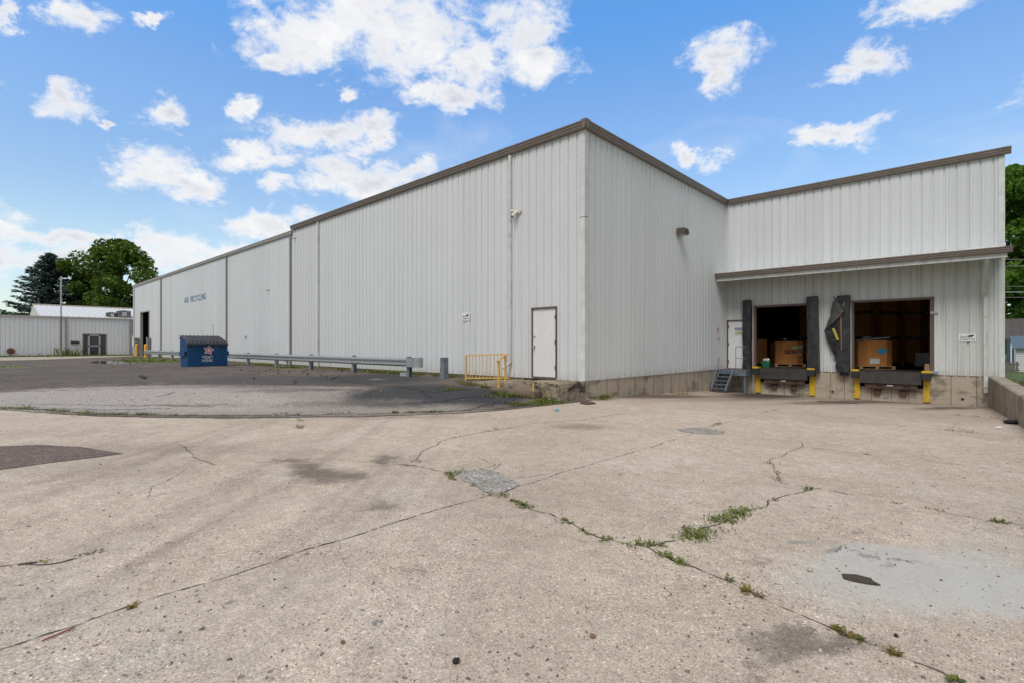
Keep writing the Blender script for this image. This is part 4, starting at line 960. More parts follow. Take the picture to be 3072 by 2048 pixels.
m = MB(); m.prism([(s2x(4.43), 3.10), (s2x(4.47), 2.94), (s2x(4.50), 3.13), (s2x(4.46), 3.06)], 'y', DY-.262, DY-.256); TP(t, m, 'tape', M_YSIGN)
m = MB(); m.box(s2x(4.34), s2x(4.60), DY-.18, DY-.05, .36, .50); TP(t, m, 'foot', M_BLACK)
# torn pad folded out from the wall
t = thing('torn_dock_pad', 'torn black vinyl dock pad flapping out from the wall with orange foam showing', 'dock pad', (s2x(4.0), DY, .5))
def zpt(x6, y6, D):      # a spot seen in the photograph, at distance D in front of the dock wall
    r = ray(2440+x6/3.734, 820+y6/3.734); k = (DY-D)/r.y; return Vector((r.x*k, r.y*k, CH+r.z*k))
def slab(pts, th):
    f = [zpt(*p) for p in pts]; b = [p+Vector((0, th, 0)) for p in f]; m = MB(); m.hull(f, b); return m
def crumple(m, sub=3, amp=.025):
    import bmesh
    me = bpy.data.meshes.new('x'); me.from_pydata(m.v, [], m.f); bm = bmesh.new(); bm.from_mesh(me)
    bmesh.ops.triangulate(bm, faces=bm.faces[:])
    for _ in range(sub): bmesh.ops.subdivide_edges(bm, edges=[e for e in bm.edges if e.calc_length() > .12], cuts=1)
    bmesh.ops.triangulate(bm, faces=bm.faces[:])
    for v in bm.verts: n = mnoise.noise_vector(v.co*3.1)*amp*1.3+mnoise.noise_vector(v.co*8)*amp*.9; v.co += n
    o = MB(); bm.verts.index_update(); o.add([v.co.copy() for v in bm.verts], [tuple(v.index for v in f.verts) for f in bm.faces]); bm.free(); bpy.data.meshes.remove(me); return o
TP(t, crumple(slab([(222,318,.20),(262,292,.20),(305,375,.36),(347,437,.40),(240,540,.36),(128,640,.24),(160,540,.22)], .05)), 'upper_flap', M_LINING)
TP(t, crumple(slab([(118,650,.22),(135,628,.24),(262,520,.26),(292,620,.22),(318,900,.20),(326,1095,.14),(300,1085,.12),(255,960,.13),(180,800,.16)], .05)), 'lower_flap', M_VINYL)
TP(t, slab([(262,525,.30),(295,500,.30),(304,700,.30),(312,890,.26),(290,760,.28)], .04), 'fold', M_BLACK)
TP(t, slab([(299,480,.30),(315,472,.30),(320,860,.27),(311,860,.27)], .05), 'foam_edge', M_FOAM)
TP(t, slab([(208,622,.33),(238,615,.33),(288,742,.33),(262,752,.33)], .004), 'warning_label', mat('dull yellow label', (.42, .33, .07), .6))
TP(t, MB().tube([zpt(228, 262, .16), zpt(234, 285, .18), zpt(262, 292, .19), zpt(300, 372, .22)], .02, 8), 'strap', M_BLACK)
TP(t, slab([(245,1020,.06),(262,1015,.06),(290,1040,.06),(285,1068,.06),(248,1065,.06)], .05), 'hanger', M_RUSTY)
TP(t, slab([(222,940,.06),(240,936,.06),(262,965,.06),(225,965,.06)], .03), 'hanger', M_SPOUT2)

# steel stair to the dock door
st = thing('steel_stair', 'small grey steel stair and landing leading to the white door by the dock', 'stairs', (CX+.7, DY-.5, -.4))
yl, zl = DY-.78, .50
m = MB(); m.box(CX+.03, CX+1.1, yl, DY-.06, zl-.02, zl); TP(st, m, 'landing', M_RUSTY)
m = MB(); m.box(CX+.03, CX+1.1, yl-.03, yl, zl-.26, zl-.0); m.box(CX+1.1, CX+1.13, yl, DY-.06, zl-.26, zl); TP(st, m, 'landing_frame', M_STEEL)
for x in (CX+.08, CX+1.06): TP(st, MB().box(x-.04, x+.04, yl+.02, yl+.09, G(x, yl)-.05, zl-.26), 'leg', M_STEEL)
gb = G(CX+.5, yl-.8)
for x in (CX+.06, CX+.62): TP(st, MB().bar((x, yl-.02, zl-.06), (x, yl-.98, gb+.06), .05, .16), 'stringer', M_STEEL)
for i in range(5):
    q = (i+.75)/5.3; y = lerp(yl-.02, yl-.98, q); z = lerp(zl-.02, gb+.1, q); TP(st, MB().box(CX+.09, CX+.59, y-.11, y+.09, z-.03, z), 'tread', M_STEEL)
TP(st, MB().tube([(CX+.05, yl-.98, gb+.2), (CX+.05, yl-.45, .45), (CX+.05, yl-.1, 1.0)], .02, 8), 'handrail', M_STEEL)
m = MB(); hx = CX+.70
m.tube([(hx, yl+.0, zl), (hx, yl, zl+.93), (hx+.02, yl, zl+.95), (CX+1.12, yl, zl+.95)], .014, 8); m.tube([(hx, yl, zl+.48), (CX+1.12, yl, zl+.48)], .012, 8); TP(st, m, 'guard', M_STEEL)

# ------------------------------------------------------------------ cartons on pallets
def carton(name_label, loc, rz, w=1.10, d=1.0, h=.98, texts=True, group=None, wallmat=None, extras=None):
    t = thing('pallet_box', name_label, 'cardboard box', loc, rz, group)
    wm = wallmat or M_CARD; pz = .125; c = .26
    oc = [(-w/2+c, -d/2), (w/2-c, -d/2), (w/2, -d/2+c), (w/2, d/2-c), (w/2-c, d/2), (-w/2+c, d/2), (-w/2, d/2-c), (-w/2, -d/2+c)]
    ic = [(x*.97, y*.97) for x, y in oc]; m = MB(); n = 8
    vs = [(x, y, pz) for x, y in oc]+[(x, y, pz+h) for x, y in oc]+[(x, y, pz+h) for x, y in ic]+[(x, y, pz+.4) for x, y in ic]
    fs = [(i, (i+1) % n, n+(i+1) % n, n+i) for i in range(n)]+[(n+i, n+(i+1) % n, 2*n+(i+1) % n, 2*n+i) for i in range(n)]+[(2*n+i, 2*n+(i+1) % n, 3*n+(i+1) % n, 3*n+i) for i in range(n)]
    fs += [tuple(range(3*n, 4*n)), tuple(reversed(range(n)))]
    m.add(vs, fs); m.build('carton', wm, t)
    p = MB()
    for yy in (-.55, -.05, .45): p.box(-.6, .6, yy, yy+.1, .0, .018)
    for xx in (-.6, -.05, .5):
        p.box(xx, xx+.1, -.55, .55, .018, .102)
    for k in range(6): p.box(-.6, .6, -.55+k*.2, -.55+k*.2+.1, .102, .122)
    p.build('pallet', M_WOOD, t)
    return t
def on(t, m, name, matr):
    o = m.build(name, matr, t); return o
FL = .574
def cw0(px, yc, z=0): x, y = c2w((px-HX)/F*yc, yc); return (x, y, z)
x_, y_ = c2w(.5415*23.0, 23.0)
cz = carton('brown octagonal carton printed GEON heaped with black bags in the left dock opening', (x_, y_, FL), math.radians(24))
a = text_mb('GEON', .21, .002, .009); ww = max(v[0] for v in a.v); place_text(a, lambda X, Y, Z: (-.27+X*.53/ww, -.5035+Y*.5, .58+Z)); on(cz, a, 'print', M_INK)
on(cz, MB().box(.09, .27, -.5055, -.5025, .80, .90), 'label', M_GREENP)
def tilt(t, face, px0, px1, z0, z1, matr, name='label'):   # label on the right chamfer
    w, d, c = 1.10, 1.0, .26; A = Vector((w/2-c, -d/2)); B = Vector((w/2, -d/2+c)); nrm = Vector((.707, -.707))
    if face == 'l': A = Vector((-w/2, -d/2+c)); B = Vector((-w/2+c, -d/2)); nrm = Vector((-.707, -.707))
    p = A.lerp(B, px0)+nrm*.0035; q = A.lerp(B, px1)+nrm*.0035; r = nrm*.002
    m = MB(); m.hull([(p.x, p.y, z0), (q.x, q.y, z0), (q.x-r.x, q.y-r.y, z0), (p.x-r.x, p.y-r.y, z0)], [(p.x, p.y, z1), (q.x, q.y, z1), (q.x-r.x, q.y-r.y, z1), (p.x-r.x, p.y-r.y, z1)]); on(t, m, name, matr)
tilt(cz, 'r', .05, .95, .80, .93, M_WHITE); tilt(cz, 'r', .2, .75, .5, .61, M_WHITE)
def heap(r, h, n, seed, matr, name, loc):
    rnd = random.Random(seed); m = MB()
    for i in range(n):
        cx, cy = rnd.uniform(-r, r), rnd.uniform(-r*.8, r*.8); s = rnd.uniform(.10, .22); P = []; base = len(m.v)
        K, J = 9, 6
        vs = []
        for j in range(J+1):
            ph = math.pi*j/J
            for k in range(K):
                th = 2*math.pi*k/K; v = Vector((math.sin(ph)*math.cos(th), math.sin(ph)*math.sin(th), math.cos(ph)*.6))*s
                v += mnoise.noise_vector(v*9+Vector((i, seed, 0)))*.05; vs.append((cx+v.x, cy+v.y, h+v.z))
        m.add(vs, [(j*K+k, j*K+(k+1) % K, (j+1)*K+(k+1) % K, (j+1)*K+k) for j in range(J) for k in range(K)])
    return tag(m.build(name, matr, loc=loc), kind='stuff')
tag(heap(.36, 0, 11, 3, M_BAG, 'plastic_bags', (x_, y_, FL+1.10)), 'heap of shiny black plastic scrap on top of the printed carton', 'plastic scrap')
m = MB(); m.box(-.12, .0, -.35, -.28, .12, .17); tag(m.build('scrap_piece', M_WHITE, loc=(x_, y_, FL+1.06)), 'bright white scrap piece on the bags in the left opening', 'scrap')
x2, y2 = c2w(.7075*20.65, 20.65)
c2 = carton('brown octagonal carton with a blue envelope and loose white strips in the right dock opening', (x2, y2, FL), math.radians(24), 1.16, 1.05, 1.0)
m = MB(); pts = [(-.02, .72), (.20, .86), (.36, .72), (.13, .57)]; m.prism(pts, 'y', -.531, -.527); on(c2, m, 'label', M_CYAN)
on(c2, MB().box(-.25, .08, -.531, -.527, .22, .42), 'label', M_WHITE)
tilt(c2, 'r', .12, .8, .83, .97, M_WHITE)
rnd = random.Random(5); mm = []
for i, (cx, cy, a, L) in enumerate(((-.42, -.1, .1, .35), (-.2, -.35, .35, .5), (-.1, -.2, -.4, .55), (.1, -.28, .25, .5), (.3, -.25, .15, .4), (.35, -.1, -.1, .35), (-.3, -.3, .05, .3))):
    m = MB(); m.bar((-L/2*math.cos(a), -L/2*math.sin(a), 0), (L/2*math.cos(a), L/2*math.sin(a), .04), .05, .012); p = Matrix.Rotation(math.radians(24), 3, 'Z') @ Vector((cx, cy, 0))
    tag(m.build('packing_strip', M_WHITE, loc=(x2+p.x, y2+p.y, FL+1.14+.014*i)), 'loose white packing strip lying across the carton with the blue envelope', 'packing strip', 'white strips on the right carton')
m = MB(); m.box(-.5, .5, -.42, .42, 0, .03); tag(m.build('carton_lid', M_BAG, loc=(x2, y2, FL+1.10)), 'dark sheet covering the top of the carton with the blue envelope', 'sheet').rotation_euler = (0, 0, math.radians(24))
# stock further inside
src = carton('dim carton at the left wall at the back of the left dock opening', cw0(2306, 28, .55), .2, group='stored cartons inside the dock')
def stored(px, yc, lv, a, lab): dup(src, cw0(px, yc, .55+lv*1.27), math.radians(a), lab, 'stored cartons inside the dock', (1, 1, 1.12))
stored(2262, 24.6, 0, 20, 'orange lit carton partly hidden behind the green bin in the left opening')
for lv, w_ in enumerate(('bottom', 'middle', 'top')):
    stored(2436, 27.2, lv, 8+4*lv, w_+' carton of the stack at the right edge inside the left dock opening')
    for k, (px, n_) in enumerate(((2585, 'leftmost stack'), (2658, 'second stack from the left'), (2731, 'third stack from the left'), (2806, 'rightmost stack'))):
        stored(px, 26+.25*k, lv, 14+3*((lv*5+k*3) % 5), f'{w_} carton of the {n_} inside the right dock opening')
t = thing('wrapped_bundle', 'bundle in clear plastic wrap at the right side of the right opening', 'bundle', cw0(2785, 23.5, .55))
m = MB(); m.box(-.45, .45, -.4, .4, .05, .62); t2 = crumple(m, 3, .03).build('bundle', M_MOVE, t, loc=None); MB().box(-.5, .5, -.45, .45, 0, .05).build('pallet', M_WOOD, t)
t = thing('green_bin', 'green bin filled with white paper at the left edge of the left opening', 'bin', (s2x(1.52), DY+.55, .575))
m = MB(); m.hull([(-.13, -.13, 0), (.13, -.13, 0), (.13, .13, 0), (-.13, .13, 0)], [(-.17, -.17, .26), (.17, -.17, .26), (.17, .17, .26), (-.17, .17, .26)]); m.build('bin', M_GREENBIN, t)
rnd = random.Random(9); m = MB()
for i in range(14):
    c = Vector((rnd.uniform(-.12, .12), rnd.uniform(-.12, .12), .27)); q = [c+Vector((rnd.uniform(-.08, .08), rnd.uniform(-.08, .08), rnd.uniform(-.02, .14))) for _ in range(4)]; m.add(q, [(0, 1, 2, 3)])
m.build('paper', M_WHITE, t)
box_thing('wood_offcut', 'small tan box on a black post at the right jamb of the right opening', 'box', MB().box(s2x(6.86), s2x(6.98), DY-.02, DY+.1, .80, .87).box(s2x(6.85), s2x(6.99), DY-.02, DY+.10, .575, .799), mat('dusty carton', (.24, .15, .09), .9))
# drain grate
g0 = gp(2510, 1206); dg_ = thing('drain_grate', 'rusty iron drain grate set in the concrete in front of the dock', 'drain', g0)
m = MB(); m.box(-.55, .55, -.10, -.08, -.02, .012); m.box(-.55, .55, .08, .10, -.02, .012)
for i in range(24): m.box(-.54+i*.046, -.54+i*.046+.018, -.08, .08, -.02, .010)
m.build('grate', M_RUSTY, dg_); MB().box(-.53, .53, -.08, .08, -.03, .006).build('drain_pit', M_BLACK, dg_)

# ------------------------------------------------------------------ ramp wall on the right
m = MB(); n = 80; th = .36
def rtop(y): return .50
ring = lambda y: [(wl(y), -1.1), (wl(y)+th, -1.1), (wl(y)+th, .50), (wl(y)+.0, .50)]
vs = []; prev = 0
for i in range(n+1):
    y = lerp(DY+.02, -14, i/n); w0 = wl(y); j = .012*mnoise.noise(Vector((y*2, 0, 0)))
    for (x, z) in [(w0, -1.1), (w0+th, -1.1), (w0+th+.0, .47), (w0+th-.03, .50+j*.3), (w0+.03+j, .50+j*.3), (w0+j*.5, .47)]: vs.append((x, y, z))
m.add(vs, [(i*6+j, i*6+(j+1) % 6, (i+1)*6+(j+1) % 6, (i+1)*6+j) for i in range(n) for j in range(6)]+[(0, 1, 2, 3, 4, 5), tuple(range(n*6, n*6+6))])
rw = tag(m.build('retaining_wall', M_RAMP), 'low weathered concrete retaining wall running forward from the right end of the dock', 'wall')
m = MB()
for i in range(28):
    y = 22.3-i*.62; m.hull([(wl(y)-.0015, y, -.6), (wl(y)-.0015, y+.012, -.6), (wl(y)+.004, y+.012, -.6), (wl(y)+.004, y, -.6)], [(wl(y)-.0015, y, .46), (wl(y)-.0015, y+.012, .46), (wl(y)+.004, y+.012, .46), (wl(y)+.004, y, .46)])
m.build('form_line', M_STEP, rw)

# ------------------------------------------------------------------ low building at the far end
BX = -65.0
lb = thing('low_building', 'low white metal building with a glass entrance at the far end of the lot', 'building', (BX, 2, .48))
def LB(m, name, matr, par=None, **k):
    o = m.build(name, matr, **k); o.parent = par or lb; o.matrix_parent_inverse = Matrix.Translation(-Vector(lb.location)) if par is None else Matrix.Identity(4); return o
def bpx(px):   # Y on the building's front wall for a column of the photograph
    r = ray(px, 1000); return r.y*(BX/r.x)
def bz(px, py): r = ray(px, py); return CH+r.z*(BX/r.x)
ya, yb = bpx(247), bpx(320); zt = bz(283, 1002)
LB(sheet((BX, -14, 0), (0, 1, 0), (1, 0, 0), CY+14, .46, 4.12, [(ya+14, yb+14, .46, zt)]), 'wall', M_FARB)
LB(MB().box(BX-12, BX-.05, -14, -13.9, .4, 4.1), 'wall', M_FARB)
m = MB(); m.box(BX-.1, BX+.10, -14, CY, 4.10, 4.24); LB(m, 'parapet_cap', M_GUTFAR)
yr0 = 5.2
m = MB(); m.hull([(BX-.1, -14, 4.10), (BX-14, -14, 4.10), (BX-14, 14, 4.10), (BX-.1, 14, 4.10)], [(BX-.1, -14, 4.20), (BX-14, -14, 4.3), (BX-14, 14, 4.3), (BX-.1, 14, 4.2)]); LB(m, 'roof', M_WHITE)
rf = MB(); yR = 5.0
rf.hull([(BX-.25, yR, 4.22), (BX-.25, 14, 4.22), (BX-6, 14, 5.56), (BX-6, yR, 5.56)], [(BX-.25, yR, 4.27), (BX-.25, 14, 4.27), (BX-6, 14, 5.61), (BX-6, yR, 5.61)])
y = yR
while y < 13.9:
    rf.hull([(BX-.25, y, 4.26), (BX-.25, y+.05, 4.26), (BX-6, y+.05, 5.60), (BX-6, y, 5.60)], [(BX-.25, y+.01, 4.32), (BX-.25, y+.04, 4.32), (BX-6, y+.04, 5.66), (BX-6, y+.01, 5.66)]); y += .40
LB(rf, 'roof', mat('white standing seam', (.66, .66, .66), .45, var=.06))
LB(MB().hull([(BX-.3, yR-.02, 4.2), (BX-12, yR-.02, 4.2), (BX-6, yR-.02, 5.58)], [(BX-.3, yR+.02, 4.2), (BX-12, yR+.02, 4.2), (BX-6, yR+.02, 5.58)]), 'gable_end', M_GUTFAR)
LB(MB().box(BX-6.1, BX-5.9, yR-.1, 14, 5.60, 5.72), 'ridge_cap', mat('tan ridge', (.45, .38, .32), .6))
# entrance
w3 = yb-ya
m = MB(); fr = [(ya, ya+.07), (ya+w3*.215, ya+w3*.27), (ya+w3*.68, ya+w3*.745), (yb-.07, yb)]
for a, b in fr: m.box(BX-.1, BX+.02, a, b, .46, zt)
m.box(BX-.1, BX+.025, ya, yb, zt-.07, zt+.02)
ent = LB(m, 'entrance_frame', M_SPOUT2)
dr = MB(); a, b = ya+w3*.225, ya+w3*.735
dr.box(BX+.03, BX+.06, a, a+.14, .48, zt-.08); dr.box(BX+.03, BX+.06, b-.14, b, .48, zt-.08); dr.box(BX+.03, BX+.06, a, b, zt-.2, zt-.08); dr.box(BX+.03, BX+.06, a, b, .48, .62); dr.box(BX+.03, BX+.06, a, b, 1.42, 1.52)
d_ = LB(dr, 'door', M_GALV)
LB(MB().box(BX-.06, BX-.03, ya+.05, yb-.05, .48, zt-.05), 'glass', M_GLASS)
bd = MB(); q = ya+.08
while q < yb-.1:
    if q < a-.1 or q > b+.02: bd.box(BX-.025, BX-.02, q, q+.03, .6, zt-.1)
    q += .085
LB(bd, 'blind', mat('grey blinds', (.06, .06, .065), .6))
LB(MB().box(BX-.1, BX+.5, a, b, .40, .478), 'threshold', M_WALK)
yy = bpx(197); LB(MB().box(BX+.01, BX+.12, yy-.07, yy+.07, .5, 4.1), 'downspout', M_SPOUT2)
yy = bpx(388); LB(MB().box(BX+.01, BX+.10, yy-.05, yy+.05, .5, 4.1), 'downspout', M_GUTFAR)
ym, zm = bpx(225), bz(225, 1027)
t = thing('mailbox', 'small black mailbox on the low white wall left of the glass entrance', 'mailbox', (BX, ym, zm))
m = MB(); m.prism([(BX+.02, zm-.13), (BX+.18, zm-.13), (BX+.18, zm+.06), (BX+.02, zm+.13)], 'y', ym-.32, ym+.32); TP(t, m, 'mailbox', M_BLACK)
TP(t, MB().box(BX+.182, BX+.19, ym-.30, ym+.30, zm+.0, zm+.05), 'flap', M_BLACK)
yh, zh = bpx(32), bz(32, 1052)
t = thing('pipe_vent', 'round rusty red pipe vent low on the low white building', 'vent', (BX, yh, zh))
m = MB(); m.tube([(BX+.0, yh, zh), (BX+.14, yh, zh)], .28, 20); TP(t, m, 'vent_ring', mat('faded red brown', (.19, .10, .08), .8, var=.3))
TP(t, MB().tube([(BX+.14, yh, zh), (BX+.17, yh, zh)], .17, 16), 'vent_cap', mat('rust red', (.14, .045, .035), .8))
# rooftop air conditioners
def rooftop(px0, px1, py0, py1, back, label, matr):
    X = BX-back; r0 = ray(px0, py1); r1 = ray(px1, py1); k0 = X/r0.x; k1 = X/r1.x
    y0_, y1_ = r0.y*k0, r1.y*k1; zt_ = CH+ray(px1, py0).z*k1; t = thing('rooftop_unit', label, 'air conditioner', (X, (y0_+y1_)/2, 4.2))
    TP(t, MB().box(X-1.0, X, y0_, y1_, 4.2, zt_), 'cabinet', matr, bevel=.02)
    TP(t, MB().box(X+.002, X+.02, lerp(y0_, y1_, .32), lerp(y0_, y1_, .68), lerp(4.2, zt_, .35), lerp(4.2, zt_, .85)), 'panel', M_MOVE)
    m = MB()
    for i in range(7): m.box(X+.003, X+.012, y0_+.06, lerp(y0_, y1_, .28), lerp(4.2, zt_, .15+i*.11), lerp(4.2, zt_, .15+i*.11)+.03)
    TP(t, m, 'louver', M_SPOUT2)
    TP(t, MB().box(X-.8, X-.2, lerp(y0_, y1_, .3), lerp(y0_, y1_, .7), zt_, zt_+.06), 'fan_guard', M_SPOUT2)
rooftop(322, 352, 939, 957, .6, 'smaller dark rooftop air conditioner on the low building', mat('dark cabinet', (.07, .065, .06), .6))
rooftop(354, 393, 934, 957, .5, 'larger grey rooftop air conditioner beside the warehouse corner', mat('grey cabinet', (.17, .16, .165), .6))
# tall thin pole
r = ray(183, 1066); k = (-61.5)/r.x; px3, py3 = r.x*k, r.y*k; zt2 = CH+ray(183, 830).z*k
t = thing('utility_pole', 'tall thin galvanised pole standing before the low white building', 'pole', (px3, py3, .45))
m = MB(); m.tube([(0, 0, 0), (0, 0, (zt2-.45)*.5)], .085, 12); m.build('lower_shaft', mat('brown grey pole', (.20, .17, .16), .6), t)
m = MB(); m.tube([(0, 0, (zt2-.45)*.5), (0, 0, zt2-.45)], .06, 12); m.build('upper_shaft', M_GALV, t); MB().tube([(0, 0, 0), (0, 0, .03)], .2, 12).build('base_plate', M_GALV, t)
# block piers and yellow bollards at far doorway
M_BLK = gravelmat('grey block', [(0, (.16, .16, .17)), (.6, (.27, .27, .28)), (1, (.42, .42, .42))], 4)
for (L, lab) in ((53.6, 'grey concrete block pier left of the dark far doorway'), (49.25, 'grey concrete block pier right of the dark far doorway')):
    x = LX(L); m = MB()
    for r in range(9):
        for q in range(2): m.box(x-.2+q*.205, x+.0+q*.205, CY-(.42 if L > 50 else .28), CY-.05, .45+r*.2, .64+r*.2)
    box_thing('block_pier', lab, 'pier', m, M_BLK)
def bol(px, lab, D=.75):
    r = ray(px, 1066); k = (CY-D)/r.y; x, y = r.x*k, r.y*k; t = thing('yellow_bollard', lab, 'bollard', (x, y, G(x, y)), group=None)
    m = MB(); m.tube([(0, 0, -.1), (0, 0, 1.05), (0, 0, 1.10)], .13, 16); m.build('pipe', M_ORY, t)
    m = MB(); m.tube([(0, 0, 1.10), (0, 0, 1.15), (0, 0, 1.17)], .13, 16, .05); m.build('cap', M_ORY, t)
bol(410, 'orange yellow pipe bollard left of the far doorway'); bol(437.5, 'orange yellow pipe bollard at the left end of the guardrail', 1.15)

# ------------------------------------------------------------------ trees
def leafcloud(m, centers, n, size, rnd, flat=.8, squash=.8):
    for i in range(n):
        c, r = centers[rnd.randrange(len(centers))]
        d = Vector((rnd.gauss(0, 1), rnd.gauss(0, 1), rnd.gauss(0, 1))).normalized()*r*(rnd.random()**.35); d.z *= squash
        p = c+d; a = Vector((rnd.gauss(0, 1), rnd.gauss(0, 1), rnd.gauss(0, .7))).normalized(); b = a.cross(Vector((rnd.gauss(0, 1), rnd.gauss(0, 1), rnd.gauss(0, 1)))).normalized()
        s = size*rnd.uniform(.6, 1.35); a *= s; b *= s*.6
        m.add([p-a, p-a*.2+b, p+a, p+a*.1-b], [(0, 1, 2, 3)])
def broadtree(name, label, loc, H, R, crown0, seed, matr, nleaf=9000, size=.35, trunk_r=.35, group=None, nblob=46, shape=None):
    rnd = random.Random(seed); t = thing(name, label, 'tree', loc, group=group); C = []
    tr = MB(); top = Vector((rnd.uniform(-.4, .4), rnd.uniform(-.4, .4), H*.75))
    tr.tube([(0, 0, -.2), (0, 0, H*.15), top*.5, top], trunk_r, 10, trunk_r*.3)
    for i in range(nblob):
        f = (i+.5)/nblob; z = lerp(crown0, H, f)
        rr = R*(shape(f) if shape else math.sin(math.pi*(.12+.80*f))**.7)
        th = rnd.uniform(0, 2*math.pi)+i*2.4; q = rnd.random()**.5
        c = Vector((math.cos(th)*rr*q*.86, math.sin(th)*rr*q*.86, z)); br = R*rnd.uniform(.16, .30)
        c.z = min(c.z, H-br*.7); C.append((c, br))
        if i % 3 == 0:
            st_ = Vector((0, 0, lerp(H*.15, H*.6, rnd.random()*f+.1))); md = st_.lerp(c, .5)+Vector((0, 0, .3)); tr.tube([st_, md, c], trunk_r*.28, 6, .03)
    tr.build('trunk', M_BARK, t, smooth=True)
    m = MB(); leafcloud(m, C, nleaf, size, rnd); m.build('crown', matr, t); return t
def cw(px, yc, z=0): x, y = c2w((px-HX)/F*yc, yc); return (x, y, z)
broadtree('maple_tree', 'big rounded green tree behind the low building beside the warehouse', cw(360, 78), 17.6, 6.6, 2.5, 21, L_OAK, 23000, .27, .45, nblob=80, shape=lambda f: (.80+.30*math.sin(f*2.6)) if f < .72 else max(.15, (1-f)*3.2))
broadtree('maple_tree', 'smaller dark green tree between the spruce and the big rounded tree', cw(262, 84), 10.2, 3.6, 2.0, 22, L_OAK, 5000, .32, .3)
broadtree('maple_tree', 'low bright green tree at the far left behind the low building roof', cw(30, 82), 6.6, 3.0, 1.5, 23, L_OAK2, 3000, .30, .25)
broadtree('maple_tree', 'low dark tree under the left side of the big rounded tree', cw(310, 90), 9.0, 4.5, 2.0, 28, L_OAK, 4500, .34, .3)
def spruce(label, loc, H, R, seed):
    rnd = random.Random(seed); t = thing('spruce_tree', label, 'tree', loc); m = MB(); tr = MB()
    tr.tube([(0, 0, -.2), (0, 0, H*.5), (0, 0, H*.98)], .32, 8, .04)
    nb = 210
    for i in range(nb):
        f = (i/nb)**.9; z = lerp(1.2, H-.3, f); L = R*(1-f)**.72*rnd.uniform(.62, 1.12)+.25; th = i*2.399+rnd.uniform(-.3, .3)
        d = Vector((math.cos(th), math.sin(th), 0)); s = Vector((-d.y, d.x, 0)); P = []
        for k in range(7): q = k/6; P.append(Vector((0, 0, z))+d*L*q+Vector((0, 0, -L*.28*q+L*.30*q*q)))
        tr.tube(P, .05, 5, .01)
        for k in range(int(20+L*22)):
            q = rnd.random()**.7; j = min(5, int(q*6)); p = P[j].lerp(P[j+1], q*6-j); wid = (1-q)*L*.30+.16
            p = p+s*rnd.uniform(-wid, wid)+Vector((0, 0, rnd.uniform(-.28, .06)))
            a = (d*rnd.uniform(.5, 1)+s*rnd.uniform(-.7, .7)+Vector((0, 0, rnd.uniform(-.5, .25)))).normalized()*rnd.uniform(.22, .42); b = a.cross(Vector((rnd.gauss(0, .5), rnd.gauss(0, .5), 1))).normalized()*rnd.uniform(.06, .11)
            m.add([p-a*.5+b, p-a*.5-b, p+a-b*.4, p+a+b*.4], [(0, 1, 2, 3)])
    tr.build('trunk', M_BARK, t); m.build('crown', L_SPR, t)
spruce('tall dark blue green spruce behind the low building at the left', cw(150, 74), 15.2, 7.2, 31)
broadtree('roadside_tree', 'tall full green tree behind the blue house at the right edge', cw(3090, 62, -1.0), 24.5, 8.5, 2.0, 41, L_OAK2, 30000, .34, .5, nblob=90)
broadtree('roadside_tree', 'tall full green tree further right beyond the blue house', cw(3260, 70, -1.0), 25, 9, 2.0, 42, L_OAK2, 12000, .42, .5, nblob=50)

# ------------------------------------------------------------------ neighbours at the right edge
hx, hy = 1.95, 72.0; hz = -.75
ho = thing('blue_house', 'blue clapboard house with a brown metal roof at the right edge', 'house', (hx+6, hy+5, hz))
m = MB(); m.box(hx, hx+12, hy, hy+10, hz-.3, hz+2.9)
TP(ho, m, 'wall', mat('blue clapboard', (.012, .05, .10), .6, var=.2))
cb = MB()
for i in range(16): cb.box(hx-.015, hx+12.015, hy-.02, hy-.002, hz+.15+i*.17, hz+.17+i*.17)
TP(ho, cb, 'clapboard', mat('blue clapboard edge', (.02, .08, .15), .6))
rr = MB(); rr.hull([(hx-.35, hy-.4, hz+2.82), (hx+12.4, hy-.4, hz+2.82), (hx+12.4, hy+5, hz+5.0), (hx-.35, hy+5, hz+5.0)], [(hx-.35, hy-.4, hz+2.92), (hx+12.4, hy-.4, hz+2.92), (hx+12.4, hy+5, hz+5.1), (hx-.35, hy+5, hz+5.1)])
rr.hull([(hx-.35, hy+10.4, hz+2.82), (hx+12.4, hy+10.4, hz+2.82), (hx+12.4, hy+5, hz+5.0), (hx-.35, hy+5, hz+5.0)], [(hx-.35, hy+10.4, hz+2.92), (hx+12.4, hy+10.4, hz+2.92), (hx+12.4, hy+5, hz+5.1), (hx-.35, hy+5, hz+5.1)])
x = hx-.35
while x < hx+12: rr.hull([(x, hy-.4, hz+2.93), (x+.06, hy-.4, hz+2.93), (x+.06, hy+5, hz+5.11), (x, hy+5, hz+5.11)], [(x, hy-.4, hz+2.99), (x+.06, hy-.4, hz+2.99), (x+.06, hy+5, hz+5.17), (x, hy+5, hz+5.17)]); x += .6
TP(ho, rr, 'roof', mat('brown metal roof', (.10, .085, .08), .5))
TP(ho, MB().hull([(hx+.02, hy, hz+2.9), (hx+.02, hy+10, hz+2.9), (hx+.02, hy+5, hz+4.95)], [(hx+.1, hy, hz+2.9), (hx+.1, hy+10, hz+2.9), (hx+.1, hy+5, hz+4.95)]), 'gable_end', MATS['blue clapboard'])
w_ = MB().box(hx+1.0, hx+1.08, hy-.05, hy-.02, hz+.8, hz+2.0).box(hx+2.0, hx+2.08, hy-.05, hy-.02, hz+.8, hz+2.0).box(hx+1.0, hx+2.08, hy-.05, hy-.02, hz+2.0, hz+2.08)
wn = TP(ho, w_, 'window_frame', M_WHITE); TP(ho, MB().box(hx+1.08, hx+2.0, hy-.03, hy-.021, hz+.8, hz+2.0), 'window', M_GLASS)
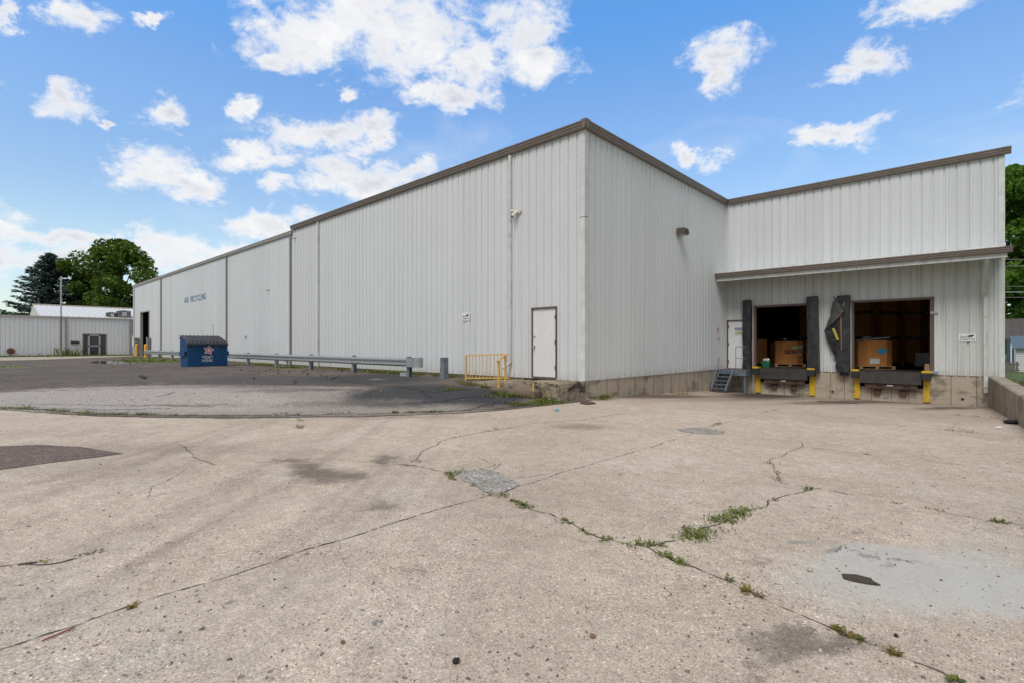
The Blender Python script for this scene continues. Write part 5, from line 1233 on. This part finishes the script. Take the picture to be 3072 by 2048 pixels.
TP(ho, MB().bar((hx+.1, hy-.12, hz), (hx+.1, hy-.12, hz+2.8), .10, .10), 'downspout', M_WHITE)
sx0, sy0, sz = 1.75, 53.0, -.45
sh = thing('garden_shed', 'small white lap sided shed with a grey blue roof at the right edge', 'shed', (sx0+1.5, sy0+1.5, sz))
m = MB(); m.box(sx0, sx0+3.4, sy0, sy0+3, sz-.2, sz+1.75)
TP(sh, m, 'wall', M_WHITE)
m = MB()
for i in range(13): m.box(sx0-.012, sx0+3.412, sy0-.02, sy0-.002, sz+.02+i*.13, sz+.035+i*.13)
TP(sh, m, 'siding', M_GUTFAR)
m = MB(); m.hull([(sx0-.2, sy0-.25, sz+1.72), (sx0+3.6, sy0-.25, sz+1.72), (sx0+3.6, sy0+3.1, sz+2.6), (sx0-.2, sy0+3.1, sz+2.6)], [(sx0-.2, sy0-.25, sz+1.79), (sx0+3.6, sy0-.25, sz+1.79), (sx0+3.6, sy0+3.1, sz+2.67), (sx0-.2, sy0+3.1, sz+2.67)])
TP(sh, m, 'roof', mat('grey blue roof', (.10, .145, .19), .45))
TP(sh, MB().box(sx0+.85, sx0+.92, sy0-.04, sy0-.02, sz, sz+1.7), 'corner_board', M_INK)
fn = thing('picket_fence', 'weathered grey picket fence between the building corner and the shed', 'fence', (1.2, 50, sz))
m = MB()
for i in range(9): m.box(.3+i*.17, .3+i*.17+.12, 50, 50.03, sz-.1, sz+.85+.04*math.sin(i*2))
TP(fn, m, 'picket', mat('weathered boards', (.16, .14, .12), .9))
TP(fn, MB().box(.3, 1.85, 50.03, 50.07, sz+.2, sz+.3).box(.3, 1.85, 50.03, 50.07, sz+.6, sz+.7), 'fence_rail', MATS['weathered boards'])
m = MB(); m.box(.62, 14, 27.0, 27.25, -.35, .02+.19)
box_thing('kerb_wall', 'low grey kerb wall beyond the retaining wall at the right edge', 'wall', m, mat('grey kerb', (.15, .14, .14), .8))
for i, (py, lab) in enumerate(((779, 'topmost of the thin overhead wires right of the building'), (799, 'second overhead wire from the top at the right edge'), (860, 'third overhead wire from the top at the right edge'), (877, 'pale fourth overhead wire from the top at the right edge'), (893, 'lowest of the overhead wires at the right edge'))):
    yc = 44+i*1.5; P = []
    for k in range(13):
        xc = lerp(36, 80, k/12); x, y = c2w(xc, yc); z = CH+(HY-py)/F*yc+.6*((k-3)/9)**2*.5; P.append((x, y, z))
    m = MB(); m.tube(P, .018 if i != 3 else .028, 6); tag(m.build('overhead_wire', M_GUTFAR if i != 3 else M_TRIM), lab, 'wire', 'overhead wires at the right')

# ------------------------------------------------------------------ weeds and grass
def blades(m, p, n, h, spread, rnd, lean=.5, wd=.006):
    for _ in range(n):
        a = rnd.uniform(0, 6.28); q = p+Vector((rnd.gauss(0, spread), rnd.gauss(0, spread), 0)); q.z = G(q.x, q.y)+.002 if p.z < 9 else q.z
        hh = h*rnd.uniform(.5, 1.2); d = Vector((math.cos(a), math.sin(a), 0)); s = Vector((-d.y, d.x, 0))*wd*rnd.uniform(.7, 1.5)
        mid = q+d*hh*lean*.35+Vector((0, 0, hh*.6)); tip = q+d*hh*lean+Vector((0, 0, hh*rnd.uniform(.75, 1)))
        m.add([q-s, q+s, mid+s*.8, tip, mid-s*.8], [(0, 1, 2, 4), (4, 2, 3)])
def leaves(m, p, n, size, spread, rnd, h=.04):
    for _ in range(n):
        a = rnd.uniform(0, 6.28); q = p+Vector((rnd.gauss(0, spread), rnd.gauss(0, spread), 0)); q.z = G(q.x, q.y)+rnd.uniform(.004, h)
        d = Vector((math.cos(a), math.sin(a), rnd.uniform(-.1, .6))).normalized(); s = d.cross(Vector((0, 0, 1))).normalized(); L = size*rnd.uniform(.6, 1.4)
        m.add([q, q+d*L*.5+s*L*.28, q+d*L, q+d*L*.5-s*L*.28], [(0, 1, 2, 3)])
RW = random.Random(99)
def pix_line(pts, dens, hfun, fn, m, jit=.03):
    P = [gp(*p) for p in pts]
    for a, b in zip(P, P[1:]):
        n = max(1, int((b-a).length*dens))
        for i in range(n):
            q = a.lerp(b, RW.random())+Vector((RW.gauss(0, jit), RW.gauss(0, jit), 0)); fn(m, q)
m1, m2 = MB(), MB()
def tuft(h, n, sp, leaf=True, k=1.0):
    thin = .40 if k < 1.2 else .0
    h *= .72 if k < 1.2 else 1.1
    def f(m, q):
        if RW.random() < thin: return
        blades(m, q, n, h, sp, RW, .9, .0035*k)
        if leaf: leaves(m, q, n*2, .03*k, sp, RW, h*.5)
    return f
# the thick runs of weed in the cracks
pix_line(c6((860,568),(905,575),(955,565)), 60, 0, tuft(.06, 5, .03), m1)
pix_line(c6((1050,548),(1110,540),(1140,515)), 65, 0, tuft(.06, 6, .05), m1, .05)
pix_line(c6((1080,520),(1150,510),(1215,525)), 30, 0, tuft(.05, 4, .04), m1, .05)
pix_line(c6((1200,495),(1250,470),(1300,445)), 75, 0, tuft(.045, 5, .04), m1, .045)
pix_line(c6((1320,435),(1370,428)), 25, 0, tuft(.04, 3, .02), m1)
pix_line(c6((985,607),(1050,632),(1130,660)), 40, 0, tuft(.045, 4, .02), m1, .02)
pix_line(c6((380,380),(415,392)), 40, 0, tuft(.04, 4, .03), m1)
pix_line(c6((425,402),(450,415),(490,436)), 60, 0, tuft(.045, 3, .02), m1, .015)
pix_line(c6((540,446),(620,478)), 18, 0, tuft(.03, 3, .015), m2, .015)
pix_line(c6((640,486),(660,495)), 40, 0, tuft(.04, 3, .02), m1)
pix_line(c6((690,515),(735,533)), 45, 0, tuft(.05, 4, .02), m1, .02)
pix_line(c6((760,545),(810,557)), 30, 0, tuft(.03, 3, .02), m1, .015)
pix_line(c6((195,310),(210,300),(220,295)), 40, 0, tuft(.09, 6, .05), m1, .04)
pix_line(c6((205,315),(215,325)), 40, 0, tuft(.05, 4, .02), m2)
pix_line(c6((225,337),(245,342)), 22, 0, tuft(.04, 4, .02), m1); pix_line(c6((285,347),(305,355)), 35, 0, tuft(.06, 4, .02), m2); pix_line(c6((320,382),(345,380)), 20, 0, tuft(.04, 4, .02), m1)
pix_line(c6((1395,262),(1412,272)), 26, 0, tuft(.07, 5, .04), m1, .04); pix_line(c6((1412,293),(1430,300)), 20, 0, tuft(.05, 4, .03), m1); pix_line(c6((1430,330),(1445,328)), 20, 0, tuft(.12, 5, .03), m2)
pix_line(c6((1460,220),(1475,224)), 22, 0, tuft(.05, 5, .03), m1); pix_line(c6((1510,365),(1560,356)), 26, 0, tuft(.05, 4, .03), m1); pix_line(c6((1560,355),(1680,378)), 9, 0, tuft(.04, 3, .02), m2)
pix_line(c6((1380,402),(1410,398)), 20, 0, tuft(.04, 4, .02), m2); pix_line(c6((1420,388),(1425,386)), 30, 0, tuft(.05, 4, .02), m1)
pix_line(c6((1290,735),(1350,757)), 90, 0, tuft(.035, 4, .015), m2, .015)
pix_line(c6((1230,700),(1245,708)), 60, 0, tuft(.07, 5, .01), m1, .006)
pix_line(c6((1640,888),(1700,912),(1755,933)), 90, 0, tuft(.03, 4, .012), m2, .01)
pix_line(c6((1700,918),(1735,930)), 60, 0, tuft(.03, 4, .012), m1, .01)
pix_line(c6((1830,965),(1870,985)), 70, 0, tuft(.05, 5, .012), m2, .01)
pix_line(c6((2080,1078),(2110,1091)), 90, 0, tuft(.03, 5, .01), m1, .008)
pix_line(c6((2100,455),(2150,462)), 22, 0, tuft(.03, 3, .02), m2); pix_line(c6((2190,468),(2310,492)), 32, 0, tuft(.03, 4, .02), m1, .02); pix_line(c6((1990,432),(2060,442)), 16, 0, tuft(.025, 3, .02), m2)
pix_line(c6((1820,403),(1880,412)), 12, 0, tuft(.02, 3, .015), m2); pix_line(c6((2295,296),(2330,300)), 16, 0, tuft(.04, 4, .02), m1)
pix_line(c6((2060,138),(2240,155)), 9, 0, tuft(.08, 6, .06), m1); pix_line(c6((2095,140),(2105,142)), 14, 0, tuft(.3, 5, .04), m2); pix_line(c6((1780,115),(1940,128)), 2, 0, tuft(.10, 4, .03), m2); pix_line(c6((2080,80),(2270,94)), 5, 0, tuft(.07, 6, .05), m1)
pix_line(c6((1170,122),(1220,108)), 12, 0, tuft(.05, 4, .03), m1); pix_line(c6((290,145),(430,126)), 4, 0, tuft(.04, 4, .03), m1); pix_line(c6((1300,88),(1540,42)), 2, 0, tuft(.04, 4, .03), m1)
pix_line(c6((1660,217),(1820,237)), 3, 0, tuft(.04, 4, .03), m1); pix_line(c6((500,330),(680,275)), 3, 0, tuft(.025, 3, .015), m2)
pix_line(c5((1412,120),(1415,165)), 12, 0, tuft(.07, 5, .03), m1, .04); pix_line(c5((560,1022),(655,995)), 60, 0, tuft(.02, 4, .012), m2, .01); pix_line(c5((1930,325),(1950,318)), 30, 0, tuft(.03, 4, .02), m1)
pix_line(c5((500,1045),(720,965)), 6, 0, tuft(.015, 3, .01), m1, .01); pix_line(c5((120,800),(480,745)), 14, 0, tuft(.012, 3, .02), m1, .02)
tag(m1.build('crack_weeds', L_WEED), 'green weeds and grass growing along the cracks in the concrete yard', 'weeds', kind='stuff')
tag(m2.build('dry_crack_weeds', L_DRY), 'dry yellow and red brown weeds in the cracks of the concrete yard', 'weeds', kind='stuff')
# edge between concrete and asphalt
m1 = MB()
pix_line([(0,1223),(60,1225),(140,1231),(300,1242),(470,1244)], 8, 0, tuft(.05, 7, .07, k=1.8), m1, .07); pix_line([(470,1244),(620,1247)], 3, 0, tuft(.04, 6, .06, k=1.6), m1, .05); pix_line([(660,1247),(1300,1236)], 1.6, 0, tuft(.04, 6, .05, k=1.5), m1, .05)
pix_line([(75,1223),(85,1223)], 14, 0, tuft(.16, 6, .04, k=2), m1, .04); pix_line([(875,1246),(888,1246)], 9, 0, tuft(.08, 6, .05, k=2), m1); pix_line([(1165,1238),(1340,1236)], 5, 0, tuft(.05, 6, .05, k=2), m1); pix_line([(1182,1239),(1190,1239)], 14, 0, tuft(.10, 6, .05, k=2), m1)
tag(m1.build('edge_grass', L_WEED), 'thin line of grass between the concrete yard and the asphalt lot', 'grass', kind='stuff')
# lush grass round the stoop
m1 = MB(); T = tuft(.10, 9, .08, k=2.2)
pix_line(c3((1140,790),(1260,820),(1360,830)), 16, 0, T, m1, .10); pix_line(c3((1130,765),(1300,760),(1420,750)), 8, 0, T, m1, .12); pix_line(c3((1440,880),(1560,905),(1760,915)), 26, 0, T, m1, .10)
pix_line(c3((1690,900),(1850,920),(2000,940)), 34, 0, tuft(.13, 9, .08, k=2.2), m1, .12); pix_line(c3((1560,985),(1700,985),(1850,960),(2010,955)), 26, 0, tuft(.08, 9, .09, k=2), m1, .10)
pix_line(c3((960,850),(1040,840),(1110,835)), 14, 0, tuft(.05, 9, .09, k=2), m1, .10); pix_line(c3((1330,915),(1400,905)), 14, 0, tuft(.05, 9, .08, k=2), m1, .08); pix_line(c3((880,865),(960,850)), 8, 0, tuft(.03, 8, .08, k=2), m1, .06)
pix_line([(1760,1195),(1790,1190),(1830,1192)], 16, 0, tuft(.12, 9, .08, k=2), m1, .10); pix_line([(2020,1183),(2060,1182)], 7, 0, tuft(.07, 8, .08, k=2), m1, .05); pix_line([(1810,1197),(1845,1201)], 6, 0, tuft(.04, 8, .05, k=2), m1, .04)
pix_line([(1480,1166),(1500,1166)], 14, 0, tuft(.1, 8, .08, k=2), m1, .05)
tag(m1.build('stoop_grass', L_WEED), 'bright green grass growing round the foot of the concrete stoop', 'grass', kind='stuff')
# along the wall foot behind the guardrail, by the dumpster
m1 = MB()
def strip(x0, x1, y0, y1, n, h, sp=.1, k=2.5):
    for _ in range(n):
        x = RW.uniform(x0, x1); y = RW.uniform(y0, y1); q = Vector((x, y, G(x, y))); blades(m1, q, 7, h, sp, RW, .9, .004*k); leaves(m1, q, 6, .04*k/2, sp, RW, h*.6)
strip(LX(14), LX(3.7), CY-.35, CY-.02, 130, .12); strip(LX(10.5), LX(7.5), CY-.5, CY-.1, 90, .14); strip(LX(40), LX(14), CY-.3, CY-.02, 120, .10)
pix_line([(775,1096),(800,1092),(820,1098)], 8, 0, tuft(.06, 8, .2, k=4), m1, .25); pix_line([(860,1103),(905,1100)], 12, 0, tuft(.07, 8, .2, k=4), m1, .25); pix_line([(935,1103),(955,1102)], 7, 0, tuft(.08, 8, .12, k=3), m1, .1)
pix_line([(400,1079),(450,1083),(540,1085)], 10, 0, tuft(.05, 6, .5, k=6), m1, .6); pix_line([(390,1074),(470,1074)], 8, 0, tuft(.08, 6, .5, k=6), m1, .5); pix_line([(488,1070),(495,1070)], 30, 0, tuft(.35, 9, .25, k=6), m1, .2)
pix_line([(0,1100),(60,1100)], 5, 0, tuft(.03, 6, .4, k=5), m1, .5)
tag(m1.build('wall_foot_grass', L_WEED), 'patchy grass along the foot of the long wall and round the dumpster', 'grass', kind='stuff')
m1 = MB()
for _ in range(900):
    y = RW.uniform(-6, 12); x = BX+RW.uniform(.1, .9); q = Vector((x, y, .486)); 
    h = .14
    for _k in range(3):
        a = RW.uniform(0, 6.28); d = Vector((math.cos(a), math.sin(a), 0))*h*.6; s = Vector((-d.y, d.x, 0))*.35; m1.add([q-s, q+s, q+d+Vector((0, 0, h*RW.uniform(.6, 1.3)))], [(0, 1, 2)])
for yc_, n_, h_ in ((bpx(175), 22, .45), (bpx(205), 36, .8), (bpx(222), 20, .6), (bpx(110), 8, .4)):
    for _ in range(n_):
        q = Vector((BX+RW.uniform(.15, .7), yc_+RW.gauss(0, .5), .486)); a = RW.uniform(0, 6.28); h = h_*RW.uniform(.4, 1.1); d = Vector((math.cos(a), math.sin(a), 0))*h*.7; s = Vector((-d.y, d.x, 0)).normalized()*.035; m1.add([q-s, q+s, q+d*.6+s+Vector((0, 0, h*.8)), q+d+Vector((0, 0, h))], [(0, 1, 2, 3)])
tag(m1.build('far_grass', L_WEED), 'strip of grass and tall weeds along the foot of the low white building', 'grass', kind='stuff')
m1 = MB()
for _ in range(700):
    y = RW.uniform(14, 26); x = wl(y)+.4+RW.random()**2*3; q = Vector((x, y, right_ground(x, y))); h = .2
    a = RW.uniform(0, 6.28); d = Vector((math.cos(a), math.sin(a), 0))*h*.7; s = Vector((-d.y, d.x, 0))*.3; m1.add([q-s, q+s, q+d+Vector((0, 0, h*RW.uniform(.5, 1.3)))], [(0, 1, 2)])
tag(m1.build('verge_plants', L_WEED), 'green ground cover behind the retaining wall at the right edge', 'plants', kind='stuff')

# ------------------------------------------------------------------ litter and stones
def lump(r, seed, flat=.7):
    m = MB(); K, J = 8, 5; vs = []
    for j in range(J+1):
        ph = math.pi*j/J
        for k in range(K):
            th = 2*math.pi*k/K; v = Vector((math.sin(ph)*math.cos(th), math.sin(ph)*math.sin(th), math.cos(ph)*flat))
            v *= r*(1+.35*mnoise.noise(v*1.7+Vector((seed, 0, 0)))); vs.append(v+Vector((0, 0, r*flat*.7)))
    m.add(vs, [(j*K+k, j*K+(k+1) % K, (j+1)*K+(k+1) % K, (j+1)*K+k) for j in range(J) for k in range(K)]); return m
M_COAL = mat('black clod', (.012, .012, .013), .7); M_STONE = mat('pale stone', (.42, .39, .35), .8, var=.3, vscale=30); M_STONE2 = mat('brown stone', (.20, .11, .08), .8)
src = None
zz2 = [(380+x/3.36, 780+y/3.36) for x, y in ((1285,1195),(1330,1132),(1470,1152),(1525,1138),(1525,1108),(1640,1125),(1690,1118),(1768,1138),(1785,1125),(1815,1110),(1825,1152),(1958,1165),(1968,1125),(2010,1175),(2095,1190),(2130,1178),(1155,1105),(1400,1120),(2170,1118),(1445,1100),(2075,1198),(1090,1075))]
for i, (a, b) in enumerate(zz2):
    p = gp(a, b, .01)
    if src is None:
        src = lump(.042, 3).build('dirt_clod', M_COAL, smooth=True, loc=p); tag(src, 'small black clod lying on the asphalt in front of the guardrail', 'clod', 'black clods scattered on the asphalt')
    else:
        o = src.copy(); COL.objects.link(o); o.location = p; o.rotation_euler = (0, 0, i*1.3); o.scale = (RW.uniform(.5, 1.2),)*3
def litter(px, py, mb, matr, name, label, cat, rz=0, dz=.004):
    o = mb.build(name, matr, loc=gp(px, py, dz)); o.rotation_euler = (0, 0, rz); return tag(o, label, cat)
litter(1368, 1985, lump(.018, 8), M_COAL, 'dirt_clod', 'black clod on the concrete at the bottom centre of the yard', 'clod')
litter(1028, 1927, lump(.012, 18), M_STONE2, 'stone', 'small reddish stone on the concrete left of the bottom black clod', 'stone')
litter(602, 1884, lump(.016, 28), M_STONE, 'stone', 'largest pale pebble on the lower left concrete', 'stone')
litter(1777, 1907, lump(.018, 38, .4).add([], []), M_STONE2, 'dead_leaf', 'small curled dark brown leaf on the concrete right of the bottom black clod', 'leaf')
litter(2688, 1907, lump(.011, 48), M_COAL, 'stone', 'dark stone above the lower right crack', 'stone')
litter(2430, 1660+50, lump(.02, 58), M_STONE, 'stone', 'bluish pale stone left of the pale patch', 'stone')
m = MB(); m.bar((-.075, 0, .005), (.06, .0, .006), .007, .006); litter(181, 1901, m, mat('red stick', (.28, .05, .035), .6), 'stick', 'thin red stick lying beside the joint at the lower left', 'stick', rz=math.atan2(*(lambda d: (d.y, d.x))(gp(218, 1889)-gp(145, 1919))))
pb = [gp(1200+x/1.2564, 1180+y/1.2564, .005) for x, y in ((1665,680),(1720,683),(1775,697),(1785,708),(1812,722),(1760,716),(1700,704),(1672,696))]
m = MB(); m.hull(pb, [p+Vector((0, 0, .006)) for p in pb]); box_thing('bark_scrap', 'flat torn brown scrap lying on the pale concrete patch', 'scrap', m, mat('brown scrap', (.06, .042, .025), .8, var=.4, vscale=20))
pb = [gp(x, y, .01) for x, y in ((1744,1204),(1775,1205),(1788,1210),(1760,1212),(1740,1209))]
m = MB(); m.hull(pb, [p+Vector((0, 0, .02)) for p in pb]); box_thing('rusty_scrap', 'rust red flat scrap lying beside the corner of the stoop', 'scrap', m, M_RUSTY)
litter(1671, 1231, lump(.05, 68, .5), M_CYAN, 'bottle_cap', 'small blue crumpled litter on the concrete in front of the stoop', 'litter')
litter(1607, 1187, lump(.13, 78, .8), mat('clear plastic', (.40, .42, .40), .3), 'plastic_bag', 'crumpled clear plastic in the grass beside the brown step', 'litter')
litter(1651, 1199, lump(.045, 88, .8), M_WHITE, 'paper_cup', 'crumpled white litter in the grass at the stoop corner', 'litter')
pb = [gp(380+x/3.36, 780+y/3.36, .03) for x, y in ((125,1164),(160,1165),(202,1183),(180,1188),(150,1180))]
m = MB(); m.hull(pb, [p+Vector((0, 0, .04)) for p in pb]); box_thing('tyre_scrap', 'dark flat rubber scrap lying alone on the asphalt left of the dumpster', 'scrap', m, M_BLACK)
litter(3038, 1270, lump(.16, 98, .35), M_COAL, 'black_glove', 'crumpled black cloth at the foot of the retaining wall', 'cloth')
litter(2997, 1295-12, lump(.06, 108, .3), M_WHITE, 'paper_scrap', 'small white scrap on the concrete near the retaining wall', 'scrap')
# loose grit: too many to count
m1 = MB(); rr_ = random.Random(4)
for _ in range(1500):
    px = rr_.uniform(0, 3072); py = lerp(1240, 2047, rr_.random()**.6); p = gp(px, py, 0)
    if p.x > wl(p.y)-.1 or p.length > 16: continue
    s = (.003+.006*rr_.random()**3)*(1+.05*p.length); q = []
    for k in range(5): a = k*1.2566+rr_.random()*.5; q.append(p+Vector((math.cos(a)*s*rr_.uniform(.7, 1.2), math.sin(a)*s*rr_.uniform(.7, 1.2), 0)))
    m1.hull(q, [v*.5+p*.5+Vector((0, 0, s*.9)) for v in q])
tag(m1.build('loose_grit', gravelmat('grit', [(0, (.08, .07, .06)), (.4, (.25, .21, .17)), (.8, (.5, .47, .43)), (1, (.6, .58, .55))], 20)), 'loose grit and pebbles scattered over the concrete yard', 'grit', kind='stuff')
m1 = MB()
for _ in range(150):
    px = rr_.uniform(0, 1600); py = rr_.uniform(1105, 1215); p = gp(px, py, .012); s = rr_.uniform(.008, .022)
    q = [p+Vector((math.cos(k*1.57+.3)*s, math.sin(k*1.57+.3)*s*rr_.uniform(.5, 1.3), 0)) for k in range(4)]; m1.hull(q, [v*.6+p*.4+Vector((0, 0, s*.7)) for v in q])
tag(m1.build('asphalt_litter', gravelmat('litter bits', [(0, (.03, .03, .03)), (.5, (.15, .12, .1)), (.85, (.3, .27, .22)), (1, (.7, .7, .68))], 7)), 'small bits of litter and stone scattered over the asphalt lot', 'litter', kind='stuff')
